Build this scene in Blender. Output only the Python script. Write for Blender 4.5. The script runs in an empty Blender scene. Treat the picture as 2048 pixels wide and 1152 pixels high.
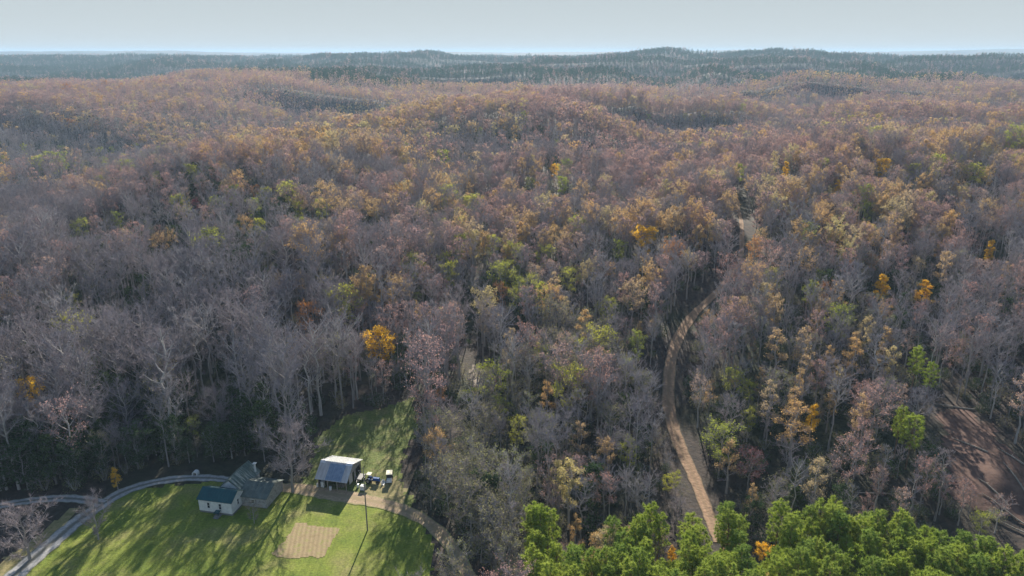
import bpy, math, random
import numpy as np
from mathutils import Vector, Matrix

S = bpy.context.scene
COL = S.collection
R = math.radians

# ------------------------------------------------------------------ camera
F = 1462.0                       # focal length in pixels of the 2048 wide photograph
PITCH = math.atan((576 - 104) / F)
CH = 90.0
CP, SP = math.cos(PITCH), math.sin(PITCH)
cam = bpy.data.objects.new('camera', bpy.data.cameras.new('camera'))
COL.objects.link(cam)
cam.location = (0, 0, CH)
cam.rotation_euler = (math.pi / 2 - PITCH, 0, 0)
cam.data.sensor_width = 36
cam.data.lens = 36 * F / 2048
cam.data.clip_start = 1
cam.data.clip_end = 80000
S.camera = cam

# ------------------------------------------------------------------ sky, sun, exposure
DENOISE = True
HAZE_D = 0.000105
SUN_EL, SUN_AZ = R(24), R(4.0)     # sun ahead of the camera, a little to the right
W = bpy.data.worlds.new('World')
S.world = W
W.use_nodes = True
nt = W.node_tree
bg = nt.nodes['Background']
sky = nt.nodes.new('ShaderNodeTexSky')
sky.sky_type = 'NISHITA'
sky.sun_disc = False
sky.sun_elevation = SUN_EL
sky.sun_rotation = SUN_AZ
sky.altitude = 200
sky.air_density = 1.0
sky.dust_density = 0.6
sky.ozone_density = 2.0
# added pale gradient capping the clear sky: it holds down the glare under the sun and evens out the light
def wn(t, **k):
    x = nt.nodes.new(t)
    for a_, b_ in k.items(): setattr(x, a_, b_)
    return x
tcw = wn('ShaderNodeTexCoord'); sxw = wn('ShaderNodeSeparateXYZ'); crw = wn('ShaderNodeValToRGB')
nt.links.new(tcw.outputs['Generated'], sxw.inputs[0]); nt.links.new(sxw.outputs['Z'], crw.inputs[0])
el_ = crw.color_ramp.elements
el_[0].position = 0.0; el_[0].color = (3.1, 3.4, 3.5, 1)
el_[1].position = 0.07; el_[1].color = (2.7, 3.03, 3.17, 1)
e_ = el_.new(0.3); e_.color = (.95, 1.4, 2.05, 1)
e_ = el_.new(1.0); e_.color = (.5, .85, 1.6, 1)
mnw = wn('ShaderNodeMix', data_type='RGBA', blend_type='DARKEN'); mnw.inputs[0].default_value = 1
nt.links.new(sky.outputs[0], mnw.inputs[6]); nt.links.new(crw.outputs[0], mnw.inputs[7])
mxw = wn('ShaderNodeMix', data_type='RGBA'); mxw.inputs[0].default_value = .75
nt.links.new(mnw.outputs[2], mxw.inputs[6]); nt.links.new(crw.outputs[0], mxw.inputs[7])
nt.links.new(mxw.outputs[2], bg.inputs[0])
bg.inputs[1].default_value = 0.1
sl = bpy.data.lights.new('sun', 'SUN')
sl.energy = 5.0
sl.angle = R(0.6)
sl.color = (1.0, 0.91, 0.79)
sun = bpy.data.objects.new('sun', sl)
COL.objects.link(sun)
sd = Vector((math.sin(SUN_AZ) * math.cos(SUN_EL), math.cos(SUN_AZ) * math.cos(SUN_EL), math.sin(SUN_EL)))
sun.rotation_euler = sd.to_track_quat('Z', 'Y').to_euler()
S.view_settings.view_transform = 'Standard'
S.view_settings.look = 'None'
S.view_settings.gamma = 1
S.view_settings.use_curve_mapping = False
S.view_settings.exposure = 1.03
cy = S.cycles
cy.max_bounces = 5
cy.diffuse_bounces = 3
cy.glossy_bounces = 1
cy.transmission_bounces = 2
cy.volume_bounces = 1
cy.transparent_max_bounces = 4
cy.use_denoising = DENOISE
try:
    cy.denoiser = 'OPENIMAGEDENOISE'
    cy.denoising_input_passes = 'RGB_ALBEDO_NORMAL'
except Exception:
    pass

# ------------------------------------------------------------------ projection helpers (photo pixel <-> place)
def ray(px, py):
    u, v = px - 1024, 576 - py
    return u, F * CP + v * SP, -F * SP + v * CP

def at(px, py, z=0.0):
    u, fy, dz = ray(px, py)
    t = (z - CH) / dz
    return u * t, fy * t

def at_y(px, py, Y):
    u, fy, dz = ray(px, py)
    t = Y / fy
    return u * t, CH + dz * t

def proj(X, Y, Z):
    d = Y * CP + (CH - Z) * SP
    d = np.maximum(d, 1e-3)
    return 1024 + F * X / d, 576 - F * (Y * SP - (CH - Z) * CP) / d

# ------------------------------------------------------------------ noise
def _h(ix, iy, s):
    n = (ix.astype(np.int64) * 374761393 + iy.astype(np.int64) * 668265263 + s * 144269) & 0x7fffffff
    n = ((n ^ (n >> 13)) * 1274126177) & 0x7fffffff
    n = (n ^ (n >> 16)) & 0xffff
    return n / 65535.0

def vnoise(x, y, s=0):
    x = np.asarray(x, float); y = np.asarray(y, float)
    ix = np.floor(x); iy = np.floor(y)
    fx = x - ix; fy = y - iy
    fx = fx * fx * fx * (fx * (fx * 6 - 15) + 10); fy = fy * fy * fy * (fy * (fy * 6 - 15) + 10)
    a = _h(ix, iy, s); b = _h(ix + 1, iy, s); c = _h(ix, iy + 1, s); d = _h(ix + 1, iy + 1, s)
    return (a * (1 - fx) + b * fx) * (1 - fy) + (c * (1 - fx) + d * fx) * fy

def sstep(a, b, x):
    t = np.clip((x - a) / (b - a), 0, 1)
    return t * t * (3 - 2 * t)

# ------------------------------------------------------------------ terrain height
CT = []
def cG(px, py, z):
    X, Y = at(px, py, z); CT.append((X, Y, z))
def cT(px, py, Y, th=17):
    X, z = at_y(px, py, Y); CT.append((X, Y, z - th))
def cW(px, Y, z):
    CT.append(((px - 1024) / F * (Y * CP + (CH - z) * SP), Y, z))

for p_ in (-300, 0, 300, 600, 900, 1200, 1600, 2048, 2400):
    for y_ in (30, 80, 110, 128):
        cW(p_, y_, 0)
for p_ in (-300, 0, 300, 600, 900, 1200): cW(p_, 145, 0)
for a in ((0, 200, 4), (300, 200, 4), (600, 200, 5), (900, 230, 3), (0, 260, 9), (300, 260, 11), (600, 265, 19), (-300, 260, 9),
          (0, 520, -22), (150, 560, -20), (300, 650, -20), (500, 720, -18), (700, 850, -14), (900, 1050, -8), (1100, 1250, 4), (-300, 520, -8),
          (0, 700, 0), (300, 850, 2), (0, 1500, -5), (200, 1700, 0), (400, 2300, 5),
          (1000, 1500, 5), (1350, 900, 8), (1350, 1100, 5), (1650, 1600, 0), (2000, 1700, 5), (1190, 700, 18),
          (1600, 600, 20), (1850, 720, 25), (1000, 300, 12), (1000, 400, 20), (850, 350, 19), (780, 450, 22), (1150, 300, 15),
          (950, 330, 9), (1800, 230, 13), (2048, 230, 15), (1600, 230, 15), (1700, 170, 5), (1500, 165, 3), (1200, 170, 1),
          (2400, 230, 15), (2400, 600, 32), (2400, 140, 8)):
    cW(*a)
for a in ((7, 372, 340), (164, 350, 390), (299, 306, 460), (547, 259, 520), (693, 237, 600), (855, 200, 720), (1045, 182, 860), (1165, 185, 950),
          (0, 189, 950), (240, 175, 1050), (365, 150, 1450), (500, 140, 1900), (700, 126, 2600), (600, 166, 1250),
          (0, 122, 3300), (250, 122, 3300), (500, 118, 3600), (800, 113, 3800), (1100, 115, 3600), (1400, 111, 3400), (1700, 110, 3000),
          (1850, 126, 2800), (2048, 138, 2500), (900, 150, 2000), (1250, 150, 1900), (1150, 162, 1650),
          (1500, 162, 1250), (1600, 178, 1150), (1850, 200, 1000), (2048, 165, 1300), (2048, 215, 650), (-300, 189, 950), (-300, 372, 340)):
    cT(*a)
for a in ((80, 362, 360), (230, 332, 425), (400, 290, 490), (620, 247, 560), (770, 217, 660), (950, 190, 790)):
    cT(*a)
for a in ((0, 430, -20), (880, 410, 6), (1330, 640, 0), (1240, 500, 14), (1330, 1000, -5), (164, 480, -22), (300, 570, -22), (450, 620, -20), (600, 720, -16), (80, 455, -20)):
    cW(*a)
for a in ((960, 750, 1), (1190, 277, 30), (1600, 378, 27), (1750, 386, 27), (1950, 287, 32), (1345, 850, 2), (1340, 720, 8), (1380, 640, 10),
          (1430, 595, 13), (1480, 520, 18), (1475, 400, 24), (1950, 770, 6), (2000, 950, 5)):
    cG(*a)
for p_ in (-300, 200, 700, 1200, 1700, 2300): cW(p_, 5800, 18)
for p_, q_ in ((-300, 103), (0, 104), (300, 102), (550, 108), (700, 110), (880, 103), (1000, 107), (1150, 103), (1500, 100), (1700, 105), (1850, 102), (2048, 98), (2300, 99)):
    cT(p_, q_, 9000, 0)
for p_ in (-300, 400, 1024, 1600, 2300): cW(p_, 14000, 40)
for p_ in (-300, 400, 1024, 1600, 2300): cW(p_, 24000, 62)
CT = np.array(CT)
def uw(X, Y):
    d = np.hypot(X, Y)
    return np.stack([np.arctan2(X, Y) * 2.0, np.log(np.maximum(d, 20))], -1)
def rid(x, y, s, k): return sstep(0, 1, 1 - np.abs(2 * vnoise(x / s + 3.3, y / s + 7.7, k) - 1))
def relief(x, y):
    """spurs and hollows cut into the slopes"""
    d = np.hypot(x, y)
    m1 = sstep(165, 330, d)
    o = m1 * (rid(x, y, 215, 1) - .55) * (6 + 32 * sstep(330, 800, d)) * (1 - .75 * sstep(2400, 3600, d))
    o += m1 * (rid(x, y, 62, 2) - .5) * 4.5
    o += sstep(700, 1700, d) * (rid(x, y, 480, 3) - .5) * (48 - 18 * sstep(3000, 4500, d))
    o += sstep(5000, 8000, d) * (vnoise(x / 1900, y / 1200, 4) - .5) * 16
    return o
_P = uw(CT[:, 0], CT[:, 1])
_n = len(_P)
_A = np.sqrt(((_P[:, None] - _P[None]) ** 2).sum(-1) + 0.0004)
_A -= np.eye(_n) * 0.02
_Wt = np.linalg.solve(np.block([[_A, np.ones((_n, 1))], [np.ones((1, _n)), np.zeros((1, 1))]]), np.append(CT[:, 2] - relief(CT[:, 0], CT[:, 1]), 0))

def height(X, Y):
    X = np.asarray(X, float); Y = np.asarray(Y, float)
    sh = X.shape
    x = X.ravel(); y = Y.ravel()
    out = np.zeros(len(x))
    q = uw(x, y)
    for i in range(0, len(x), 40000):
        k = np.sqrt(((q[i:i + 40000, None] - _P[None]) ** 2).sum(-1) + 0.0004)
        out[i:i + 40000] = k @ _Wt[:-1] + _Wt[-1]
    out += relief(x, y)
    d = np.hypot(x, y)
    # flat valley floor round the farm
    flat = (1 - sstep(118, 150, d)) + sstep(118, 150, d) * (1 - sstep(140, 185, d)) * (1 - sstep(0, 25, x))
    out = out * (1 - np.clip(flat, 0, 1))
    return out.reshape(sh)

def hz(x, y):
    return float(height(np.array([x]), np.array([y]))[0])

# ------------------------------------------------------------------ materials
def mat(name):
    m = bpy.data.materials.new(name)
    m.use_nodes = True
    n = m.node_tree
    for x in list(n.nodes): n.nodes.remove(x)
    out = n.nodes.new('ShaderNodeOutputMaterial')
    return m, n, out

def ND(n, t, **kw):
    x = n.nodes.new(t)
    for k, v in kw.items(): setattr(x, k, v)
    return x

def ramp(n, fac, stops):
    r = ND(n, 'ShaderNodeValToRGB')
    while len(r.color_ramp.elements) > 1: r.color_ramp.elements.remove(r.color_ramp.elements[0])
    for i, (p, c) in enumerate(stops):
        e = r.color_ramp.elements[0] if i == 0 else r.color_ramp.elements.new(p)
        e.position = p; e.color = (*c, 1)
    if fac is not None: n.links.new(fac, r.inputs[0])
    return r.outputs[0]

def noise(n, vec, scale, detail=3, rough=.55, out=0):
    x = ND(n, 'ShaderNodeTexNoise')
    x.inputs['Scale'].default_value = scale
    x.inputs['Detail'].default_value = detail
    x.inputs['Roughness'].default_value = rough
    if vec is not None: n.links.new(vec, x.inputs['Vector'])
    return x.outputs[out]

def mix(n, fac, a, b, mode='MIX'):
    x = ND(n, 'ShaderNodeMix', data_type='RGBA', blend_type=mode)
    for s, v in ((0, fac), (6, a), (7, b)):
        if isinstance(v, (int, float)): x.inputs[s].default_value = v
        elif isinstance(v, tuple): x.inputs[s].default_value = (*v, 1)
        else: n.links.new(v, x.inputs[s])
    return x.outputs[2]

def mth(n, op, a, b=0.0):
    x = ND(n, 'ShaderNodeMath', operation=op)
    for s, v in ((0, a), (1, b)):
        if isinstance(v, (int, float)): x.inputs[s].default_value = v
        else: n.links.new(v, x.inputs[s])
    return x.outputs[0]

def foliage(name, stops, trans=0.4, ob_noise=0.35):
    """leaves / twigs: colour varies from tree to tree and clump to clump"""
    m, n, out = mat(name)
    oi = ND(n, 'ShaderNodeObjectInfo')
    col = ramp(n, oi.outputs['Random'], stops)
    tc = ND(n, 'ShaderNodeTexCoord')
    nz = noise(n, tc.outputs['Object'], 0.9, 2)
    v = mth(n, 'ADD', mth(n, 'MULTIPLY', nz, ob_noise * 2), 1 - ob_noise)
    cc = ND(n, 'ShaderNodeVectorMath', operation='SCALE')
    n.links.new(col, cc.inputs[0]); n.links.new(v, cc.inputs['Scale'])
    d = ND(n, 'ShaderNodeBsdfDiffuse')
    n.links.new(cc.outputs[0], d.inputs[0])
    if trans > 0:
        t = ND(n, 'ShaderNodeBsdfTranslucent')
        n.links.new(cc.outputs[0], t.inputs[0])
        mx = ND(n, 'ShaderNodeMixShader')
        mx.inputs[0].default_value = trans
        n.links.new(d.outputs[0], mx.inputs[1]); n.links.new(t.outputs[0], mx.inputs[2])
        n.links.new(mx.outputs[0], out.inputs[0])
    else:
        n.links.new(d.outputs[0], out.inputs[0])
    return m

M = {}
M['bark'] = foliage('bark', [(0, (0.395, 0.369, 0.35)), (0.5, (0.292, 0.266, 0.256)), (1, (0.515, 0.49, 0.461))], 0, .3)
M['pine_bark'] = foliage('pine_bark', [(0, (.20, .13, .09)), (1, (.28, .19, .14))], 0, .3)
M['twig'] = foliage('twig', [(0, (0.289, 0.262, 0.281)), (0.35, (0.35, 0.31, 0.322)), (0.7, (0.237, 0.233, 0.271)), (1, (0.403, 0.383, 0.392))], 0.12, .3)
M['russet'] = foliage('russet_leaves', [(0, (0.488, 0.275, 0.241)), (0.4, (0.554, 0.337, 0.274)), (0.7, (0.465, 0.307, 0.306)), (1, (0.598, 0.41, 0.295))], .5)
M['ochre'] = foliage('ochre_leaves', [(0, (0.589, 0.423, 0.196)), (0.4, (0.656, 0.432, 0.179)), (0.75, (0.545, 0.423, 0.263)), (1, (0.599, 0.525, 0.207))], .5)
M['olive'] = foliage('olive_leaves', [(0, (0.242, 0.252, 0.125)), (0.5, (0.307, 0.286, 0.16)), (1, (0.274, 0.302, 0.125))], .45)
M['lime'] = foliage('lime_leaves', [(0, (0.384, 0.449, 0.073)), (0.5, (0.491, 0.491, 0.081)), (1, (0.342, 0.406, 0.081))], .5)
M['gold'] = foliage('gold_leaves', [(0, (0.994, 0.67, 0.06)), (1, (0.919, 0.567, 0.06))], .5, .25)
M['orange'] = foliage('orange_leaves', [(0, (0.55, 0.264, 0.07)), (1, (0.484, 0.22, 0.08))], .5, .3)
M['crimson'] = foliage('crimson_leaves', [(0, (.55, .10, .12)), (1, (.5, .09, .1))], .5, .3)
M['needle'] = foliage('pine_needles', [(0, (0.302, 0.397, 0.067)), (0.5, (0.383, 0.46, 0.089)), (1, (0.222, 0.325, 0.077))], .35, .35)
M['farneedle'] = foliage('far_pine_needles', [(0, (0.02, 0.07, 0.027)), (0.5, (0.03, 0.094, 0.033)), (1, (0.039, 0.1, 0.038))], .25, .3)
M['cedar'] = foliage('evergreen_leaves', [(0, (.05, .09, .04)), (.5, (.07, .12, .05)), (1, (.10, .14, .05))], .25, .35)

def surf(name, build, rough=.9, metal=0.0, bump=None, spec=.3):
    m, n, out = mat(name)
    b = ND(n, 'ShaderNodeBsdfPrincipled')
    b.inputs['Roughness'].default_value = rough
    b.inputs['Metallic'].default_value = metal
    b.inputs['Specular IOR Level'].default_value = spec
    tc = ND(n, 'ShaderNodeTexCoord')
    c = build(n, tc.outputs['Object'])
    if isinstance(c, tuple): b.inputs[0].default_value = (*c, 1)
    else: n.links.new(c, b.inputs[0])
    if bump:
        bp = ND(n, 'ShaderNodeBump')
        bp.inputs['Distance'].default_value = bump[1]
        bp.inputs['Strength'].default_value = bump[2] if len(bump) > 2 else .6
        n.links.new(noise(n, tc.outputs['Object'], bump[0], 4), bp.inputs['Height'])
        n.links.new(bp.outputs[0], b.inputs['Normal'])
    n.links.new(b.outputs[0], out.inputs[0])
    return m

def g_ground(n, v):
    a = noise(n, v, .02, 5)
    litter = ramp(n, noise(n, v, .35, 5, .7), [(.25, (.025, .023, .022)), (.5, (.06, .048, .04)), (.75, (.12, .09, .07))])
    green = ramp(n, noise(n, v, .6, 4), [(.3, (.02, .03, .016)), (.7, (.06, .07, .035))])
    near = mix(n, ramp(n, a, [(.45, (0, 0, 0)), (.6, (1, 1, 1))]), litter, green)
    farc = ramp(n, noise(n, v, .0022, 6, .65), [(.35, (.02, .04, .03)), (.5, (.035, .05, .04)), (.62, (.09, .075, .06)), (.8, (.13, .11, .07))])
    sp = ND(n, 'ShaderNodeVectorMath', operation='LENGTH')
    n.links.new(v, sp.inputs[0])
    mr = ND(n, 'ShaderNodeMapRange')
    mr.inputs[1].default_value = 1500; mr.inputs[2].default_value = 2600
    n.links.new(sp.outputs['Value'], mr.inputs[0])
    return mix(n, mr.outputs[0], near, farc)
M['ground'] = surf('forest_floor', g_ground, .95, bump=(1.2, .3))
def g_lawn(n, v):
    mp = ND(n, 'ShaderNodeMapping'); mp.inputs['Rotation'].default_value = (0, 0, R(-12)); mp.inputs['Scale'].default_value = (1, .12, 1)
    n.links.new(v, mp.inputs[0])
    rows = noise(n, mp.outputs[0], 1.1, 3)
    base = ramp(n, noise(n, v, .12, 4, .6), [(.3, (.12, .19, .02)), (.5, (.23, .275, .04)), (.7, (.31, .29, .10))])
    fine = ramp(n, noise(n, v, 2.2, 4, .7), [(.3, (.55, .55, .55)), (.7, (1.25, 1.25, 1.25))])
    return mix(n, 1.0, mix(n, 1.0, base, fine, 'MULTIPLY'), ramp(n, rows, [(.3, (.75, .8, .7)), (.7, (1.1, 1.1, 1.1))]), 'MULTIPLY')
M['lawn'] = surf('lawn_grass', g_lawn, .95, bump=(3, .12))
def g_meadow(n, v):
    base = ramp(n, noise(n, v, .25, 5, .7), [(.3, (.09, .14, .03)), (.5, (.17, .21, .05)), (.7, (.28, .25, .11))])
    return mix(n, 1.0, base, ramp(n, noise(n, v, 2.5, 3, .7), [(.3, (.5, .5, .5)), (.7, (1.2, 1.2, 1.2))]), 'MULTIPLY')
M['meadow'] = surf('meadow_grass', g_meadow, .95, bump=(2, .3))
M['drygrass'] = surf('dry_grass', lambda n, v: ramp(n, noise(n, v, .8, 5, .7), [(.3, (.15, .15, .05)), (.55, (.30, .26, .12)), (.75, (.36, .27, .15))]), .95, bump=(3, .15))

def g_track(gravel, mid, edge):
    def f(n, v):
        uv = ND(n, 'ShaderNodeUVMap')
        sx = ND(n, 'ShaderNodeSeparateXYZ'); n.links.new(uv.outputs[0], sx.inputs[0])
        d = mth(n, 'ABSOLUTE', mth(n, 'SUBTRACT', sx.outputs[0], .5))
        d = mth(n, 'ADD', d, mth(n, 'MULTIPLY', mth(n, 'SUBTRACT', noise(n, v, .9, 3), .5), .16))
        nz = noise(n, v, 1.6, 5, .7)
        g = ramp(n, nz, [(.3, tuple(c * .6 for c in gravel)), (.7, tuple(c * 1.2 for c in gravel))])
        fac = ramp(n, d, [(0, (1, 1, 1)), (.10, (.8, .8, .8)), (.17, (0, 0, 0))])
        c = mix(n, fac, g, mid)
        return mix(n, ramp(n, d, [(.38, (0, 0, 0)), (.5, (1, 1, 1))]), c, edge)
    return f
M['lane'] = surf('pale_gravel', g_track((.46, .46, .45), (.17, .17, .14), (.14, .15, .09)), .95, bump=(4, .05))
M['drive'] = surf('tan_dirt', g_track((.44, .33, .21), (.33, .26, .15), (.24, .25, .10)), .95, bump=(4, .05))
M['skid'] = surf('bare_track_soil', g_track((.37, .24, .15), (.28, .19, .115), (.15, .12, .07)), .95, bump=(1.1, .3, .6))
M['soil'] = surf('red_brown_soil', lambda n, v: ramp(n, noise(n, v, .22, 6, .7), [(.3, (.06, .04, .03)), (.5, (.15, .09, .07)), (.7, (.21, .135, .10))]), .95, bump=(.8, .25, .5))
M['plate'] = surf('pale_slash', lambda n, v: ramp(n, noise(n, v, .5, 6, .7), [(.3, (.14, .12, .09)), (.5, (.30, .25, .20)), (.7, (.44, .38, .31))]), .95, bump=(2, .3))
def g_garden(n, v):
    w = ND(n, 'ShaderNodeTexWave', wave_type='BANDS', bands_direction='X')
    w.inputs['Scale'].default_value = .36; w.inputs['Distortion'].default_value = 1.5; w.inputs['Detail'].default_value = 2
    mp = ND(n, 'ShaderNodeMapping'); mp.inputs['Rotation'].default_value = (0, 0, R(-9))
    n.links.new(v, mp.inputs[0]); n.links.new(mp.outputs[0], w.inputs[0])
    c = ramp(n, noise(n, v, .7, 5, .7), [(.3, (.27, .21, .10)), (.5, (.37, .28, .16)), (.65, (.30, .29, .10)), (.8, (.22, .26, .07))])
    return mix(n, 1.0, c, ramp(n, w.outputs[1], [(0, (.84, .84, .82)), (1, (1.05, 1.05, 1.05))]), 'MULTIPLY')
M['garden'] = surf('tilled_garden_soil', g_garden, .95, bump=(3, .1))
M['water'] = surf('creek_stone', lambda n, v: (.45, .45, .46), .6)
M['white_board'] = surf('white_clapboard', lambda n, v: ramp(n, noise(n, v, 1.2, 5, .7), [(.3, (.62, .63, .62)), (.6, (.82, .82, .80))]), .6)
M['grey_board'] = surf('grey_weathered_board', lambda n, v: ramp(n, noise(n, v, 2.2, 5, .7), [(.3, (.2, .19, .19)), (.55, (.40, .39, .39)), (.75, (.55, .55, .55))]), .85)
M['dark_board'] = surf('dark_barn_board', lambda n, v: ramp(n, noise(n, v, 3, 4), [(.3, (.025, .022, .02)), (.7, (.08, .07, .06))]), .9)
M['teal_roof'] = surf('teal_metal_roofing', lambda n, v: ramp(n, noise(n, v, .8, 4), [(.3, (.008, .07, .085)), (.7, (.012, .10, .115))]), .5, .0, spec=.3)
def g_rust(n, v):
    mp = ND(n, 'ShaderNodeMapping'); mp.inputs['Scale'].default_value = (1, 1, .2)
    n.links.new(v, mp.inputs[0])
    mp2 = ND(n, 'ShaderNodeMapping'); mp2.inputs['Scale'].default_value = (.25, 1.6, .25)
    n.links.new(v, mp2.inputs[0])
    return ramp(n, noise(n, mp2.outputs[0], 1.3, 4, .65), [(.32, (.05, .09, .08)), (.5, (.16, .22, .19)), (.62, (.45, .48, .42)), (.75, (.30, .27, .22))])
M['old_tin'] = surf('streaked_green_tin', g_rust, .5, .3)
M['green_tin'] = surf('dull_green_roofing', lambda n, v: ramp(n, noise(n, v, .9, 5, .7), [(.3, (.07, .10, .09)), (.7, (.17, .21, .19))]), .6, .1)
def g_tin(n, v):
    mp2 = ND(n, 'ShaderNodeMapping'); mp2.inputs['Scale'].default_value = (1.4, .25, .3)
    n.links.new(v, mp2.inputs[0])
    return ramp(n, noise(n, mp2.outputs[0], 1.2, 4, .65), [(.3, (.40, .38, .38)), (.5, (.56, .55, .56)), (.72, (.70, .70, .70))])
M['tin'] = surf('weathered_tin', g_tin, .6, .1)  # lightened to offset the shade on the shed's front slope
M['rear_tin'] = surf('grey_tin_sun_offset', lambda n, v: ramp(n, noise(n, v, 1.3, 5, .7), [(.3, (.16, .17, .18)), (.5, (.27, .29, .29)), (.7, (.40, .41, .40))]), .6, .1)  # darker copy of the roof tin, offsetting full sun on the rear slope
M['bright_tin'] = surf('bright_tin_patch', lambda n, v: (.8, .82, .84), .35, .5)
M['blue_tin'] = surf('blue_grey_tin', lambda n, v: ramp(n, noise(n, v, 1.5, 4, .65), [(.3, (.18, .26, .38)), (.7, (.30, .39, .52))]), .45, .3)
M['dark'] = surf('dark_glass', lambda n, v: (.02, .03, .05), .15, spec=.5)
M['black'] = surf('black_rubber', lambda n, v: (.02, .02, .022), .8)
M['white'] = surf('white_paint', lambda n, v: (.8, .8, .77), .5)
M['cream'] = surf('cream_plastic', lambda n, v: (.78, .74, .56), .5)
M['blue'] = surf('blue_paint', lambda n, v: (.02, .10, .32), .4)
M['steel'] = surf('grey_steel', lambda n, v: (.18, .18, .18), .5, .3)
M['wood'] = surf('grey_timber', lambda n, v: ramp(n, noise(n, v, 2, 4), [(.3, (.22, .19, .15)), (.7, (.38, .34, .29))]), .8)
M['stone'] = surf('block_foundation', lambda n, v: (.22, .22, .22), .9)
M['pale_log'] = surf('pale_bare_wood', lambda n, v: ramp(n, noise(n, v, 2, 4), [(.3, (.30, .26, .20)), (.7, (.52, .45, .37))]), .8)

# ------------------------------------------------------------------ mesh helpers
class MB:
    def __init__(s): s.v = []; s.f = []; s.m = []
    def add(s, vs, fs, mi=0):
        o = len(s.v)
        s.v.extend(vs); s.f.extend([tuple(i + o for i in f) for f in fs]); s.m.extend([mi] * len(fs))
    def box(s, c, d, rot=0, mi=0):
        x, y, z = d[0] / 2, d[1] / 2, d[2] / 2
        ca, sa = math.cos(rot), math.sin(rot)
        vs = []
        for k in (-z, z):
            for i, j in ((-x, -y), (x, -y), (x, y), (-x, y)):
                vs.append((c[0] + i * ca - j * sa, c[1] + i * sa + j * ca, c[2] + k))
        s.add(vs, [(3, 2, 1, 0), (4, 5, 6, 7), (0, 1, 5, 4), (1, 2, 6, 5), (2, 3, 7, 6), (3, 0, 4, 7)], mi)
    def slab(s, quad, t, mi=0):
        """a thick sheet under four points"""
        q = [Vector(p) for p in quad]
        n = (q[1] - q[0]).cross(q[3] - q[0]).normalized()
        if n.z < 0: n = -n
        vs = [tuple(p) for p in q] + [tuple(p - n * t) for p in q]
        s.add(vs, [(0, 1, 2, 3), (7, 6, 5, 4), (0, 4, 5, 1), (1, 5, 6, 2), (2, 6, 7, 3), (3, 7, 4, 0)], mi)
    def tube(s, pts, rad, n=6, mi=0, cap=True):
        rings = []
        base = len(s.v)
        for i, p in enumerate(pts):
            a = Vector(pts[max(i - 1, 0)]); b = Vector(pts[min(i + 1, len(pts) - 1)])
            d = (b - a)
            if d.length < 1e-6: d = Vector((0, 0, 1))
            d.normalize()
            u = d.cross(Vector((0, 0, 1)) if abs(d.z) < .9 else Vector((1, 0, 0))).normalized()
            w = d.cross(u)
            for k in range(n):
                t = 2 * math.pi * k / n
                q = Vector(p) + (u * math.cos(t) + w * math.sin(t)) * rad[i]
                s.v.append(tuple(q))
        for i in range(len(pts) - 1):
            for k in range(n):
                a = base + i * n + k; b = base + i * n + (k + 1) % n
                s.f.append((a, b, b + n, a + n)); s.m.append(mi)
        if cap:
            s.f.append(tuple(base + k for k in range(n))[::-1]); s.m.append(mi)
            e = base + (len(pts) - 1) * n
            s.f.append(tuple(e + k for k in range(n))); s.m.append(mi)
    def mesh(s, name, mats, smooth=False):
        me = bpy.data.meshes.new(name)
        me.from_pydata(s.v, [], s.f)
        for m in mats: me.materials.append(m)
        if len(mats) > 1: me.polygons.foreach_set('material_index', s.m)
        if smooth: me.polygons.foreach_set('use_smooth', [True] * len(s.f))
        me.update()
        return me
    def build(s, name, m, parent=None, smooth=False, loc=(0, 0, 0), rz=0):
        o = bpy.data.objects.new(name, s.mesh(name, m if isinstance(m, list) else [m], smooth))
        COL.objects.link(o)
        o.location = loc; o.rotation_euler = (0, 0, rz)
        if parent: o.parent = parent
        return o

def tag(o, label=None, cat=None, group=None, kind=None):
    if label: o['label'] = label
    if cat: o['category'] = cat
    if group: o['group'] = group
    if kind: o['kind'] = kind
    return o

def empty(name, loc, rz=0, **kw):
    o = bpy.data.objects.new(name, None)
    COL.objects.link(o)
    o.location = loc; o.rotation_euler = (0, 0, rz)
    o.empty_display_size = .5
    return tag(o, **kw)

# ------------------------------------------------------------------ ground sheet
def grid_mesh(name, X, Y, Z, m):
    a, b = X.shape
    co = np.stack([X, Y, Z], -1).reshape(-1, 3).astype(np.float32)
    idx = np.arange(a * b).reshape(a, b)
    q = np.stack([idx[:-1, :-1], idx[:-1, 1:], idx[1:, 1:], idx[1:, :-1]], -1).reshape(-1, 4)
    me = bpy.data.meshes.new(name)
    me.vertices.add(len(co)); me.vertices.foreach_set('co', co.ravel())
    me.loops.add(q.size); me.loops.foreach_set('vertex_index', q.ravel())
    me.polygons.add(len(q)); me.polygons.foreach_set('loop_start', np.arange(0, q.size, 4))
    me.polygons.foreach_set('use_smooth', np.ones(len(q), bool))
    me.update(calc_edges=True)
    me.materials.append(m)
    o = bpy.data.objects.new(name, me); COL.objects.link(o)
    return o
rr = list(np.arange(25, 150, 1.6))
while rr[-1] < 25000: rr.append(rr[-1] * 1.0115)
rr = np.array(rr)
az = np.radians(np.linspace(64, -64, 620))
AA, RR = np.meshgrid(az, rr)
GX, GY = RR * np.sin(AA), RR * np.cos(AA)
GZ = height(GX, GY)
tag(grid_mesh('ground', GX, GY, GZ, M['ground']), kind='structure')

# visibility of far slopes, kept with a wide margin, so trees on slopes nothing can see are not built
slope = (GZ + 14 - CH) / RR
run = np.maximum.accumulate(slope, axis=0)
def visible(X, Y, Z, top=20, margin=22):
    r = np.hypot(X, Y); a = np.arctan2(X, Y)
    ia = np.clip(((az[0] - a) / (az[0] - az[-1]) * (len(az) - 1)).round().astype(int), 0, len(az) - 1)
    ir = np.clip(np.searchsorted(rr, r) - 2, 0, len(rr) - 1)
    return (Z + top + margin - CH) / r > run[ir, ia]

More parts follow.
